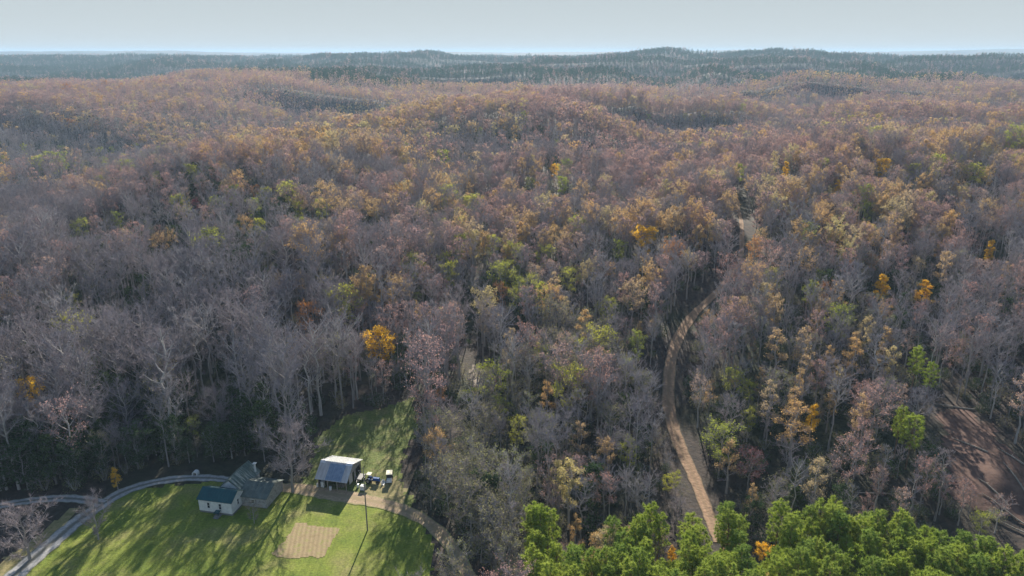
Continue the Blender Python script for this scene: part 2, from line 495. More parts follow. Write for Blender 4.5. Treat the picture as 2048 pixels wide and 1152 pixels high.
# ------------------------------------------------------------------ drapes (lawn, lanes, clearings)
def inpoly(X, Y, poly):
    ins = np.zeros(X.shape, bool)
    n = len(poly)
    for i in range(n):
        x1, y1 = poly[i]; x2, y2 = poly[(i + 1) % n]
        c = ((y1 > Y) != (y2 > Y)) & (X < (x2 - x1) * (Y - y1) / ((y2 - y1) + 1e-12) + x1)
        ins ^= c
    return ins

def patch(name, pix, m, dz=.05, cell=.7, wob=1.2, z=0.0, ws=5.0):
    poly = [at(p[0], p[1], p[2] if len(p) > 2 else z) for p in pix]
    P = np.array(poly)
    x = np.arange(P[:, 0].min() - 2, P[:, 0].max() + 2, cell); y = np.arange(P[:, 1].min() - 2, P[:, 1].max() + 2, cell)
    X, Y = np.meshgrid(x, y)
    X2 = X + (vnoise(X / ws, Y / ws, 11) - .5) * 2 * wob + (vnoise(X / 1.3, Y / 1.3, 13) - .5) * wob
    Y2 = Y + (vnoise(X / ws, Y / ws, 12) - .5) * 2 * wob + (vnoise(X / 1.3, Y / 1.3, 14) - .5) * wob
    ins = inpoly(X2, Y2, poly)
    Z = height(X, Y) + dz
    idx = -np.ones(X.shape, int)
    f = ins[:-1, :-1] & ins[1:, :-1] & ins[:-1, 1:] & ins[1:, 1:]
    use = np.zeros(X.shape, bool)
    use[:-1, :-1] |= f; use[1:, :-1] |= f; use[:-1, 1:] |= f; use[1:, 1:] |= f
    idx[use] = np.arange(use.sum())
    vs = np.stack([X[use], Y[use], Z[use]], -1)
    j, i = np.nonzero(f)
    fs = np.stack([idx[j, i], idx[j, i + 1], idx[j + 1, i + 1], idx[j + 1, i]], -1)
    me = bpy.data.meshes.new(name)
    me.from_pydata(vs.tolist(), [], fs.tolist()); me.materials.append(m)
    me.polygons.foreach_set('use_smooth', np.ones(len(fs), bool)); me.update()
    o = bpy.data.objects.new(name, me); COL.objects.link(o)
    tag(o, kind='structure')
    return poly

def catmull(P, k):
    P = np.array(P, float); out = []
    Q = np.vstack([2 * P[0] - P[1], P, 2 * P[-1] - P[-2]])
    for i in range(1, len(Q) - 2):
        for t in np.linspace(0, 1, k, endpoint=False):
            a, b, c, d = Q[i - 1], Q[i], Q[i + 1], Q[i + 2]
            out.append(.5 * ((2 * b) + (-a + c) * t + (2 * a - 5 * b + 4 * c - d) * t * t + (-a + 3 * b - 3 * c + d) * t ** 3))
    out.append(P[-1])
    return np.array(out)

TRACKS = []
def strip(name, pix, width, m, dz=.10, k=16, z=0.0, nx=7, wob=.45, clear=0):
    P = catmull([at(p[0], p[1], p[2] if len(p) > 2 else z) for p in pix], k)
    Wd = catmull([(w, 0) for w in width], k)[:, 0] if isinstance(width, (list, tuple)) else np.full(len(P), width)
    T = np.gradient(P, axis=0); T /= np.linalg.norm(T, axis=1)[:, None]
    Nn = np.stack([-T[:, 1], T[:, 0]], -1)
    t = np.linspace(-.5, .5, nx)
    jit = (vnoise(np.arange(len(P)) * .35, 0 * P[:, 0], 21) - .5) * wob * 2
    X = P[:, 0][:, None] + Nn[:, 0][:, None] * (t[None] * (Wd + jit)[:, None])
    Y = P[:, 1][:, None] + Nn[:, 1][:, None] * (t[None] * (Wd + jit)[:, None])
    Z = height(X, Y) + dz
    o = grid_mesh(name, X, Y, Z, m)
    uvl = o.data.uv_layers.new(name='UVMap')
    li = np.zeros(len(o.data.loops), int); o.data.loops.foreach_get('vertex_index', li)
    uv = np.stack([(li % nx) / (nx - 1), (li // nx) / 4.0], -1)
    uvl.data.foreach_set('uv', uv.ravel())
    # face up
    if o.data.polygons[0].normal.z < 0:
        o.data.flip_normals()
    tag(o, kind='structure')
    TRACKS.append((P, Wd / 2 + clear))
    return P

LAWN = patch('lawn', [(-120, 1240), (-40, 1150), (60, 1105), (150, 1040), (250, 985), (340, 968), (430, 962), (530, 960), (610, 975), (700, 990), (800, 1015), (850, 1045),
                      (870, 1085), (872, 1130), (880, 1200), (890, 1290), (-200, 1290)], M['lawn'], .04)
MEADOW = patch('meadow', [(600, 985), (612, 930), (622, 880), (680, 835), (760, 825), (830, 800), (850, 830), (825, 900), (810, 950), (860, 1010), (800, 1010), (700, 985)], M['meadow'], .035, wob=1.6)
DRY = patch('dry_grass', [(715, 985), (735, 962), (800, 950), (822, 975), (815, 1008), (790, 1008)], M['drygrass'], .07, wob=.8)
MED2 = patch('lane_verge', [(-60, 1180), (20, 1110), (80, 1060), (150, 1010), (170, 1010), (130, 1060), (40, 1130), (-30, 1200)], M['drygrass'], .06, wob=.8)
GARDEN = patch('garden_plot', [(543, 1113), (587, 1047), (622, 1043), (681, 1058), (640, 1118), (560, 1120)], M['garden'], .08, .3, .8)
strip('gravel_lane', [(-60, 1235), (40, 1142), (100, 1090), (150, 1047), (200, 1012), (245, 985), (300, 967), (360, 958), (420, 957), (470, 962)], [4.2, 4, 4, 3.8, 3.4, 3.2, 3, 2.6, 2.6, 2.6], M['lane'], .10)
strip('side_lane', [(-80, 1028), (0, 1012), (60, 1002), (120, 997), (170, 1000), (205, 1008)], 2.8, M['lane'], .12)
strip('dirt_driveway', [(560, 975), (600, 978), (650, 987), (700, 995), (750, 1004), (800, 1018), (850, 1042), (890, 1078), (925, 1130), (960, 1200), (985, 1260)],
      [3, 4.0, 4.4, 4.4, 3.8, 3.4, 3, 2.8, 2.8, 2.8, 2.8], M['drive'], .10)
strip('logging_track', [(1440, 1085, 0), (1418, 1030, 0), (1388, 960, 0), (1362, 900, 1), (1345, 850, 2), (1337, 790, 5), (1342, 720, 8), (1357, 675, 9), (1385, 635, 10), (1415, 605, 12), (1450, 565, 15),
                        (1480, 520, 18), (1483, 460, 21), (1475, 400, 24)], [2.6, 2.6, 2.8, 3.0, 3.1, 3.2, 3.2, 3.3, 3.2, 2.8, 2.4, 2.2, 1.8, 1.5], M['skid'], .12, clear=1.6, wob=.35)
SOIL = patch('cleared_bank', [(1900, 1030, 0), (1862, 970, 0), (1865, 880, 1), (1890, 835, 2), (1940, 830, 3), (2010, 880, 5), (2060, 900, 6), (2140, 960, 6), (2160, 1060, 3), (2040, 1060, 0), (1960, 1045, 0)], M['soil'], .06, 1.0, 2.0)
CREEK = patch('creek_bed', [(940, 780, 1), (930, 740, 1), (945, 728, 1), (970, 745, 1), (988, 768, 1), (990, 785, 1)], M['plate'], .08, .8, 1.2)
CLEARA = patch('bald_clearing', [(1915, 300, 32), (1910, 288, 32), (1950, 280, 32), (2010, 279, 32), (2015, 296, 32), (1960, 303, 31)], M['plate'], .3, 2.5, 6, ws=20)
CLEARB = patch('ridge_track', [(1560, 386, 27), (1600, 374, 27), (1750, 378, 27), (1890, 372, 28), (1895, 382, 28), (1750, 390, 27), (1620, 386, 27)], M['drygrass'], .3, 2, 3, ws=15)
CLEARC = patch('knoll_clearing', [(1120, 276, 30), (1150, 272, 30), (1225, 282, 29), (1225, 290, 29), (1160, 280, 29)], M['plate'], .3, 2, 3, ws=15)
# ------------------------------------------------------------------ tree kinds
GA = 2.399963

def blade(mb, p, d, L, w, mi):
    s = d.cross(Vector((RN.uniform(-1, 1), RN.uniform(-1, 1), RN.uniform(-1, 1))))
    if s.length < 1e-4: s = Vector((1, 0, 0))
    s = s.normalized() * (w / 2)
    mb.add([tuple(p - s), tuple(p + s), tuple(p + d * L)], [(0, 1, 2)], mi)

def leaf(mb, p, s, mi):
    a = Vector((RN.gauss(0, 1), RN.gauss(0, 1), RN.gauss(0, 1))).normalized()
    b = a.cross(Vector((RN.gauss(0, 1), RN.gauss(0, 1), RN.gauss(0, 1)))).normalized()
    a = a * s * .5; b = b * s * .38
    mb.add([tuple(p - a), tuple(p + b), tuple(p + a), tuple(p - b)], [(0, 1, 2, 3)], mi)

def rdir():
    return Vector((RN.gauss(0, 1), RN.gauss(0, 1), RN.gauss(0, 1))).normalized()

def prof(shape, t):
    if shape == 'vase': return .55 + .9 * t * (1.15 - t) * 1.5 if t < .95 else .35
    if shape == 'round': return math.sqrt(max(.05, 1 - (2 * t - .85) ** 2)) if t < .92 else .4
    if shape == 'cone': return 1.05 * (1 - t) ** .8 + .1
    if shape == 'oval': return math.sqrt(max(.06, 1 - (2 * t - .9) ** 2)) * .95
    return 1

def broadleaf(seed, H=17., cb=.42, CR=4.2, shape='vase', lod=0, leafn=0, leafs=.35, leaf_t=(0, 1), bushy=False, tr=.013, dens=1.0):
    """trunk mesh (trunk and limbs) and crown mesh (branches, twigs, leaves)"""
    global RN
    RN = random.Random(seed)
    T, C = MB(), MB()
    nl, n2, n3, tw = [(13, 5, 11, .055), (9, 3, 8, .12), (7, 0, 9, .25)][lod]
    nl, n2, n3 = int(nl * dens), int(n2 * dens), int(n3 * dens)
    sd_ = (6, 4, 3)[lod]
    top = H * .93
    nseg = (7, 4, 2)[lod]
    tp = [Vector((0, 0, -.6))]
    wob = H * .012
    for i in range(1, nseg + 1):
        tp.append(Vector((RN.uniform(-wob, wob) * i * .5, RN.uniform(-wob, wob) * i * .5, top * i / nseg)))
    rad = [H * tr * (1 - .85 * i / nseg) + .015 for i in range(nseg + 1)]
    rad[0] *= 1.25
    T.tube(tp, rad, sd_, cap=False)
    def trunk(h):
        k = max(0, min(nseg - 1e-6, h / top * nseg)); i = int(k); return tp[i].lerp(tp[i + 1], k - i)
    a0 = RN.uniform(0, 6.28)
    tips = []
    for i in range(nl):
        t = (i + RN.uniform(0, .8)) / nl
        h = H * (cb + (.9 - cb) * t)
        p0 = trunk(h)
        a = a0 + i * GA + RN.uniform(-.3, .3)
        up = (1.25 - .1 * t if shape in ('vase',) else .75 + .5 * t) + RN.uniform(-.15, .2)
        if shape == 'cone': up = .45 + .3 * t
        L = CR * prof(shape, t) * RN.uniform(.8, 1.15)
        o = Vector((math.cos(a), math.sin(a), 0))
        p1 = p0 + o * L * .45 + Vector((0, 0, L * .38 * up))
        p2 = p1 + o * L * .4 + Vector((RN.uniform(-.3, .3), RN.uniform(-.3, .3), L * .48 * up))
        r0 = H * .0052 * (1.2 - .5 * t)
        if lod < 2: T.tube([p0, p1, p2], [r0, r0 * .6, r0 * .22], (4, 3, 3)[lod], cap=False)
        subs = []
        if n2:
            for j in range(n2 + (2 if lod == 0 and t < .6 else 0)):
                f = RN.uniform(.25, 1)
                q0 = p0.lerp(p1, f * 2) if f < .5 else p1.lerp(p2, f * 2 - 1)
                d = (o * RN.uniform(.2, 1) + rdir() * .75 + Vector((0, 0, .75))).normalized()
                l2 = L * RN.uniform(.35, .6)
                q1 = q0 + d * l2
                C.tube([q0, q1], [r0 * .42, .012], 3, mi=0, cap=False)
                subs.append((q0, q1, d, l2))
        subs.append((p1, p2, (p2 - p1).normalized(), (p2 - p1).length))
        for q0, q1, d, l2 in subs:
            for k in range(n3):
                f = RN.uniform(.15, 1)
                q = q0.lerp(q1, f)
                dd = (d * .6 + rdir() * .8 + Vector((0, 0, .35))).normalized()
                l3 = RN.uniform(.6, 1.5) * CR / 4.2 * (1, 1.25, 1.6)[lod]
                blade(C, q, dd, l3, tw * RN.uniform(.7, 1.3), 0)
                tips.append(q + dd * l3 * RN.uniform(.5, 1))
    if leafn:
        zs = [q.z for q in tips]; z0, z1 = min(zs), max(zs)
        cl = [q for q in tips if leaf_t[0] <= (q.z - z0) / (z1 - z0 + 1e-6) <= leaf_t[1]]
        RN.shuffle(cl)
        cl = cl[:max(6, int(len(cl) * .62))]
        for k in range(leafn):
            q = cl[k % len(cl)]
            leaf(C, q + rdir() * RN.uniform(0, .55) * (1, 1.2, 1.5)[lod], leafs * RN.uniform(.7, 1.3), 1)
    return T, C

def pine(seed, H=15., cb=.45, CR=2.9, lod=0, tr=.011):
    global RN
    RN = random.Random(seed)
    T, C = MB(), MB()
    T.tube([(0, 0, -.6), (RN.uniform(-.15, .15), RN.uniform(-.15, .15), H * .5), (RN.uniform(-.2, .2), RN.uniform(-.2, .2), H * .93)],
           [H * tr * 1.15, H * tr * .75, .03], (6, 4, 3)[lod], cap=False)
    nb, npf, nn, bl, bw = [(44, 3, 30, .55, .11), (26, 2, 9, .85, .26), (14, 1, 7, 1.5, .6)][lod]
    for i in range(nb):
        t = (i + RN.random()) / nb
        h = H * (cb + (.92 - cb) * t)
        a = i * GA + RN.uniform(-.4, .4)
        pr = math.sqrt(max(.12, 1 - t ** 3.2)) * (.62 + .38 * min(1, t * 3))
        L = CR * pr * RN.uniform(.7, 1.15) + .25
        o = Vector((math.cos(a), math.sin(a), 0))
        e = Vector((0, 0, h)) + o * L + Vector((0, 0, L * (.15 + .5 * t)))
        if lod == 0: C.tube([Vector((0, 0, h)), e], [.05 * (1 - t) + .02, .01], 3, mi=2, cap=False)
        for k in range(npf):
            f = 1 - .42 * k / max(1, npf - 1) * RN.uniform(.6, 1.1) if npf > 1 else RN.uniform(.6, 1)
            c = Vector((0, 0, h)).lerp(e, f) + rdir() * .28
            for j in range(nn):
                d = (rdir() + Vector((0, 0, .35))).normalized()
                blade(C, c, d, bl * RN.uniform(.7, 1.2), bw, 1)
    return T, C

def bush(seed, H=4., CR=2.3, lod=0, leafn=500, leafs=.3, twigs=True):
    global RN
    RN = random.Random(seed)
    T, C = MB(), MB()
    ns = 7 if lod == 0 else 4
    for i in range(ns):
        a = i * GA; o = Vector((math.cos(a), math.sin(a), 0))
        p1 = o * CR * .35 + Vector((0, 0, H * .4)); p2 = o * CR * RN.uniform(.5, .8) + Vector((0, 0, H * RN.uniform(.65, .9)))
        T.tube([o * .1 + Vector((0, 0, -.3)), p1, p2], [.07, .05, .015], 3 if lod else 4, cap=False)
        for k in range(26 if lod == 0 else 8):
            q = p1.lerp(p2, RN.random())
            blade(C, q, (rdir() * .9 + Vector((0, 0, .5)) + o * .3).normalized(), RN.uniform(.5, 1.3) * CR / 2.3, .045 if lod == 0 else .12, 0)
    for k in range(leafn):
        d = rdir(); r = RN.random() ** .4
        lump = 1 + .25 * math.sin(d.x * 5 + seed) * math.cos(d.y * 4)
        p = Vector((d.x * CR * r * lump, d.y * CR * r * lump, H * .5 + d.z * H * .48 * r * lump))
        leaf(C, p, leafs * RN.uniform(.6, 1.3), 1)
    return T, C

BK, TW = M['bark'], M['twig']
KIN = {}
def kind(name, leafmat, fn, nvar, twig=TW, bark=BK, cargs=None):
    """three levels of detail, each with nvar shapes; (trunk, crown) meshes of level 0 for single trees, joined ones for the far woods"""
    KIN[name] = dict(parts=[], joined=[[], [], []])
    mats = [twig, leafmat or twig, M['pine_bark']]
    for lod in (0, 1, 2):
        for v in range(nvar):
            T, C = fn(v, lod)
            if lod == 0:
                KIN[name]['parts'].append((T.mesh('trunk', [bark]), C.mesh('crown', mats)))
            J = MB()
            J.add(T.v, T.f, 0); J.add(C.v, C.f, 0)
            J.m = [0] * len(T.f) + [1 + k for k in C.m]
            KIN[name]['joined'][lod].append(J.mesh(name, [bark] + mats))

SHP = ['vase', 'round', 'vase', 'oval', 'oval', 'vase']
kind('bare', None, lambda v, l: broadleaf(100 + v, 17 + v * .6, (.48, .38, .55, .32, .42, .6)[v], (3.6, 3.9, 3.0, 2.5, 2.8, 3.3)[v], SHP[v], l, tr=.011, dens=(1, 1.1, 1, .95, 1.15, .9)[v]), 6)
kind('spread', None, lambda v, l: broadleaf(150 + v, (15, 12)[v], (.2, .08)[v], (5.4, 4.2)[v], 'round', l, tr=.018, dens=(1.5, 1.2, 1.2)[l]), 2)
kind('russet', M['russet'], lambda v, l: broadleaf(200 + v, 17, (.4, .3, .35)[v], (3.8, 3.3, 2.7)[v], ('round', 'vase', 'oval')[v], l, (1200, 210, 70)[l], (.19, .42, .8)[l]), 3)
kind('ochre', M['ochre'], lambda v, l: broadleaf(300 + v, 17, (.35, .3, .22)[v], (4.0, 3.4, 2.6)[v], ('round', 'vase', 'oval')[v], l, (2600, 400, 115)[l], (.22, .5, .85)[l], (.2, 1)), 3)
kind('olive', M['olive'], lambda v, l: broadleaf(400 + v, 13, (.14, .2, .1)[v], (4.0, 3.4, 3.7)[v], ('round', 'oval', 'round')[v], l, (1300, 320, 110)[l], (.2, .5, .85)[l]), 3)
kind('lime', M['lime'], lambda v, l: broadleaf(500 + v, 15, .3, (3.8, 3.0)[v], ('round', 'oval')[v], l, (2600, 480, 150)[l], (.25, .56, .95)[l]), 2)
kind('gold', M['gold'], lambda v, l: broadleaf(600 + v, 14, (.3, .2)[v], (4.0, 2.7)[v], ('round', 'cone')[v], l, (4200, 600, 170)[l], (.28, .62, 1.0)[l]), 2)
kind('orange', M['orange'], lambda v, l: broadleaf(700 + v, 15, .3, 4.0, 'round', l, (2400, 480, 150)[l], (.24, .55, .9)[l]), 2)
kind('poplar', M['ochre'], lambda v, l: broadleaf(800 + v, 17, .18, (2.9, 2.5)[v], 'cone', l, (2000, 420, 140)[l], (.2, .5, .85)[l], (.2, 1)), 2)
kind('pine', M['needle'], lambda v, l: pine(900 + v, (15, 14, 16)[v], (.42, .38, .48)[v], (1.65, 1.85, 1.5)[v], l), 3, bark=M['pine_bark'])
kind('cedar', M['cedar'], lambda v, l: broadleaf(1000 + v, 11, .08, (2.6, 3.2)[v], ('cone', 'oval')[v], l, (2000, 380, 130)[l], (.34, .75, 1.2)[l]), 2)
kind('bush', M['olive'], lambda v, l: bush(1100 + v, (4, 3.2)[v], (2.4, 2.0)[v], min(l, 1), (520, 160, 60)[l], (.22, .5, .9)[l]), 2)
kind('darkbush', M['cedar'], lambda v, l: bush(1200 + v, (4, 3)[v], (2.2, 2.4)[v], min(l, 1), (700, 180, 60)[l], (.26, .55, .9)[l]), 2)
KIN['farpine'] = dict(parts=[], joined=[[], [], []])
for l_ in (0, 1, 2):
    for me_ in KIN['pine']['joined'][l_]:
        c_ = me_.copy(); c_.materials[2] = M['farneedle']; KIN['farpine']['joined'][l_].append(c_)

# ------------------------------------------------------------------ where every tree stands
rng = np.random.default_rng(7)
KN = ['bare', 'russet', 'ochre', 'olive', 'lime', 'gold', 'orange', 'poplar', 'farpine', 'cedar']
def vec(**k): return np.array([k.get(n, 0.0) for n in KN])
ZONES = [
    (300, 700, 430, 330, vec(bare=.83, russet=.04, cedar=.09, olive=.03, lime=.01), 1),
    (200, 930, 330, 60, vec(bare=.5, cedar=.45, olive=.05), 1),  # cedars packed along the wood edge, added to deepen the lawn shadows
    (500, 880, 260, 110, vec(bare=.35, olive=.25, cedar=.38, lime=.02), 1),
    (480, 415, 180, 60, vec(bare=.5, cedar=.45, lime=.03), .9),
    (60, 420, 180, 70, vec(bare=.95, russet=.05), 1),
    (450, 300, 200, 45, vec(ochre=.40, russet=.3, bare=.3), 1),
    (700, 262, 260, 45, vec(ochre=.5, russet=.3, bare=.2), 1),
    (930, 215, 160, 34, vec(ochre=.3, russet=.5, bare=.2), 1),
    (1130, 205, 110, 34, vec(russet=.7, bare=.25, ochre=.05), 1),
    (200, 200, 260, 40, vec(russet=.78, ochre=.1, orange=.02, bare=.10), 1),
    (520, 190, 230, 35, vec(russet=.6, ochre=.2, bare=.2), 1),
    (150, 310, 200, 55, vec(bare=.55, russet=.2, ochre=.17, lime=.08), 1),
    (210, 335, 240, 34, vec(bare=.82, cedar=.1, russet=.05, lime=.03), 1),  # evergreens mixed in, their dark colour standing in for the hollow's shade
    (500, 245, 170, 30, vec(bare=.75, russet=.2, ochre=.05), 1),
    (720, 450, 120, 70, vec(bare=.45, ochre=.2, russet=.35), .8),
    (1000, 480, 250, 190, vec(bare=.52, russet=.3, ochre=.06, olive=.04, lime=.04, cedar=.05), 1),
    (1400, 260, 330, 110, vec(bare=.38, russet=.54, ochre=.07, lime=.01), 1),
    (1850, 300, 260, 110, vec(bare=.3, russet=.5, ochre=.17, lime=.03), 1),
    (1330, 470, 110, 50, vec(bare=.35, russet=.2, ochre=.4, orange=.05), 1),
    (1700, 450, 280, 50, vec(bare=.4, russet=.28, ochre=.2, olive=.1, lime=.02), 1),
    (1750, 600, 300, 110, vec(bare=.5, russet=.22, ochre=.1, olive=.08, orange=.03, lime=.03, cedar=.05), 1),
    (1640, 790, 190, 150, vec(bare=.38, russet=.13, poplar=.28, olive=.16, cedar=.05), 1),
    (1480, 880, 120, 100, vec(bare=.3, olive=.3, cedar=.28, lime=.06, poplar=.06), 1),
    (1160, 760, 190, 190, vec(bare=.42, olive=.32, russet=.04, poplar=.12, lime=.06, cedar=.04), 1),
    (930, 930, 140, 160, vec(bare=.3, olive=.6, cedar=.05, lime=.05), 1),
    (980, 1080, 120, 90, vec(bare=.55, olive=.45), 1),
    (1980, 640, 150, 120, vec(bare=.85, russet=.1, ochre=.05), .8),
]
def probs(px, py, Y):
    base = np.where((Y > 1500)[:, None], vec(farpine=.97, russet=.01, bare=.02)[None], vec(bare=.6, russet=.3, ochre=.1)[None])
    for cx, cy_, rx, ry, p, s in ZONES:
        w = np.exp(-(((px - cx) / rx) ** 2 + ((py - cy_) / ry) ** 2) ** 2) * s
        w = w * np.where(Y > 2300, 0.15, 1)
        base = base * (1 - w)[:, None] + p[None] * w[:, None]
    # pine blocks on the far slopes
    fp = sstep(1250, 1500, Y) * np.exp(-(((py - 138) / 34) ** 2) ** 2) * np.where(px < 620, .0, 1)
    fp = np.maximum(fp, sstep(1450, 1750, Y) * np.where(px < 620, 1, 0) * np.exp(-((py - 150) / 45.) ** 4) * np.where(py < 190 - px * .1, 1, .1))
    fp = fp * (1 - .75 * np.exp(-(((px - 1980) / 260) ** 2)) * (Y < 2300))
    base = base * (1 - fp)[:, None] + vec(farpine=.96, bare=.02, russet=.02)[None] * fp[:, None]
    return base

NOT_HERE = [LAWN, MEADOW, DRY, MED2, SOIL, CREEK, CLEARA, CLEARC,
            [at(*p) for p in ((-200, 1010), (60, 1000), (205, 1000), (160, 1050), (60, 1110), (-60, 1200), (-300, 1200))],
            [at(*p) for p in ((-300, 1030), (0, 998), (150, 985), (240, 960), (330, 942), (400, 932), (500, 928), (620, 930), (640, 990), (400, 1000), (-300, 1300))]]
def free(X, Y, margin=1.2):
    ok = np.ones(len(X), bool)
    for pl in NOT_HERE:
        if (Y.min() < max(p[1] for p in pl)):
            for dx, dy in ((0, 0), (margin, 0), (-margin, 0), (0, margin), (0, -margin)):
                ok &= ~inpoly(X + dx, Y + dy, pl)
    for P, hw in TRACKS:
        near = np.nonzero(ok & (X > P[:, 0].min() - 9) & (X < P[:, 0].max() + 9) & (Y > P[:, 1].min() - 9) & (Y < P[:, 1].max() + 9))[0]
        if len(near):
            d = np.hypot(X[near, None] - P[None, :, 0], Y[near, None] - P[None, :, 1]) - hw[None]
            ok[near[d.min(1) < 1.6]] = False
    return ok

def ring(y0, y1, sp, smin, smax):
    hw = 1.0 * y1
    nx_, ny_ = int(2 * hw / sp), int((y1 - y0) / sp) + 1
    I, J = np.meshgrid(np.arange(nx_), np.arange(ny_))
    X = (I + .5 * (J % 2) + rng.uniform(-.42, .42, I.shape)) * sp - hw
    Y = y0 + (J + rng.uniform(-.42, .42, I.shape)) * sp
    X, Y = X.ravel(), Y.ravel()
    k = (np.abs(X) < Y * .80 + 14) & (Y < y1)
    X, Y = X[k], Y[k]
    return X, Y, rng.uniform(smin, smax, len(X))

XS, YS, SC = [], [], []
x, y, s = ring(92, 119, 4.6, .7, 1.0); k = (x > -15.5) & (x < .5); XS.append(x[k]); YS.append(y[k]); SC.append(s[k])
x, y, s = ring(140, 178, 6.0, .8, 1.15); s = s * 1.3; k = x < -20; XS.append(x[k]); YS.append(y[k]); SC.append(s[k])
for a in ((112, 420, 4.7, .62, 1.16), (420, 850, 5.4, .66, 1.2), (850, 1600, 7.3, .8, 1.25), (1600, 2600, 10, 1.0, 1.4), (2600, 4400, 13.5, 1.3, 1.8)):
    x, y, s = ring(*a); XS.append(x); YS.append(y); SC.append(s)
X = np.concatenate(XS); Y = np.concatenate(YS); SCL = np.concatenate(SC)
k = ~((vnoise(X / 13, Y / 13, 91) < .17) & (Y < 900)); X, Y, SCL = X[k], Y[k], SCL[k]
k = free(X, Y)
# pine stand takes the near right
def pine_back(X): return np.where(X < 55, 111, 112 - (X - 55) * .42)
k &= ~((X > 1) & (Y < pine_back(X) + 6 + 3 * vnoise(X / 9, 0 * X, 5)))
k &= ~((X < -15.6) & (Y < 118))
k &= ~((Y < 118) & (X > 60))
X, Y, SCL = X[k], Y[k], SCL[k]
Z = height(X, Y)
k = visible(X, Y, Z); X, Y, Z, SCL = X[k], Y[k], Z[k], SCL[k]
PX, PY = proj(X, Y, Z + 11)
P_ = probs(PX, PY, Y)
# clumps: kinds gather in patches
cl = np.stack([vnoise(X / (16 + 14 * (i % 3)) + 31 * i, Y / (22 + 10 * (i % 2)) - 17 * i, 40 + i) for i in range(len(KN))], -1)
P_ = P_ * (.15 + 1.9 * cl ** 2.2)
# kind colours imitate sun and shade: warm on crests, grey and dark in hollows
hr = np.clip((relief(X, Y) - relief(X, Y + 0) * 0) / 12.0, -1.2, 1.2)
for nm_, g_ in (('bare', -.9), ('russet', .95), ('ochre', .65), ('orange', .5), ('cedar', -1.7), ('lime', -.2)):
    P_[:, KN.index(nm_)] *= np.exp(g_ * hr)
P_ /= P_.sum(1)[:, None]
KD = (P_.cumsum(1) < rng.random(len(X))[:, None]).sum(1).clip(0, len(KN) - 1)
SCL *= 1 + .16 * sstep(-15, -45, X) * (1 - sstep(210, 300, Y)) * (KD != KN.index('cedar'))
SCL *= .86 + .28 * vnoise(X / 60, Y / 60, 77)
kinds = np.array(KN, dtype=object)[KD]

# pines of the near plantation
ring_x, ring_y, ring_s = ring(66, 113, 2.6, .9, 1.08)
k = (ring_x > 3.2 + (113 - ring_y) * -.02) & (ring_y < pine_back(ring_x)) & (ring_x < 99)
px_, py_ = proj(ring_x, ring_y, 0 * ring_x + 8)
k &= ~((np.abs(ring_x - (34.5 + (ring_y - 112) * -.05)) < 2.3) & (ring_y > 101))
k &= rng.random(len(k)) > .03
X2, Y2, S2 = ring_x[k], ring_y[k], ring_s[k]
kd2 = np.where(rng.random(len(X2)) < np.where((X2 < 25) & (Y2 > 98), .28, .05), rng.choice(['russet', 'bare', 'poplar', 'ochre'], len(X2)), 'pine')
Z2 = height(X2, Y2)
S2 = np.where(kd2 == 'pine', S2, S2 * .66)
# undergrowth
x3, y3, s3 = ring(112, 330, 5.0, .55, 1.3)
k = free(x3, y3, .6) & ~((x3 > 1) & (y3 < 116)) & ~((x3 < -14) & (y3 < 118)) & ~((y3 < 118) & (x3 > 60))
edge = np.exp(-((y3 - 150) / 45.0) ** 2)
k &= rng.random(len(x3)) < .35 + .6 * edge
x3, y3, s3 = x3[k], y3[k], s3[k]
kd3 = np.where(rng.random(len(x3)) < .62, 'darkbush', 'bush')
z3 = height(x3, y3)
X = np.concatenate([X, X2, x3]); Y = np.concatenate([Y, Y2, y3]); Z = np.concatenate([Z, Z2, z3]); SCL = np.concatenate([SCL, S2, s3])
kinds = np.concatenate([kinds, kd2.astype(object), kd3.astype(object)])
x4, y4, s4 = ring(137, 156, 3.7, .85, 1.3)  # extra row of cedars and bare trees, added to shade the lawn
k = free(x4, y4, .8) & (x4 < -46) & (x4 > -118)
x4, y4, s4 = x4[k], y4[k], s4[k]
X = np.concatenate([X, x4]); Y = np.concatenate([Y, y4]); Z = np.concatenate([Z, height(x4, y4)]); SCL = np.concatenate([SCL, s4])
kinds = np.concatenate([kinds, np.where(rng.random(len(x4)) < .6, 'cedar', 'bare').astype(object)])
RZ = rng.uniform(0, 6.28, len(X))

# ------------------------------------------------------------------ the trees one can pick out, each placed where it stands
def stand(px, py, hc, y0=85, y1=4000):
    """ground point of a thing whose middle, hc above ground, is seen at this pixel"""
    ys = np.concatenate([np.arange(y0, 400, 1.0), np.arange(400, y1, 4.0)])
    u, fy, dz = ray(px, py)
    t = ys / fy
    xs = u * t; zr = CH + dz * t
    g = height(xs, ys) + hc
    i = int(np.argmax(zr < g)) if (zr < g).any() else len(ys) - 1
    return float(xs[i]), float(ys[i]), float(g[i] - hc)

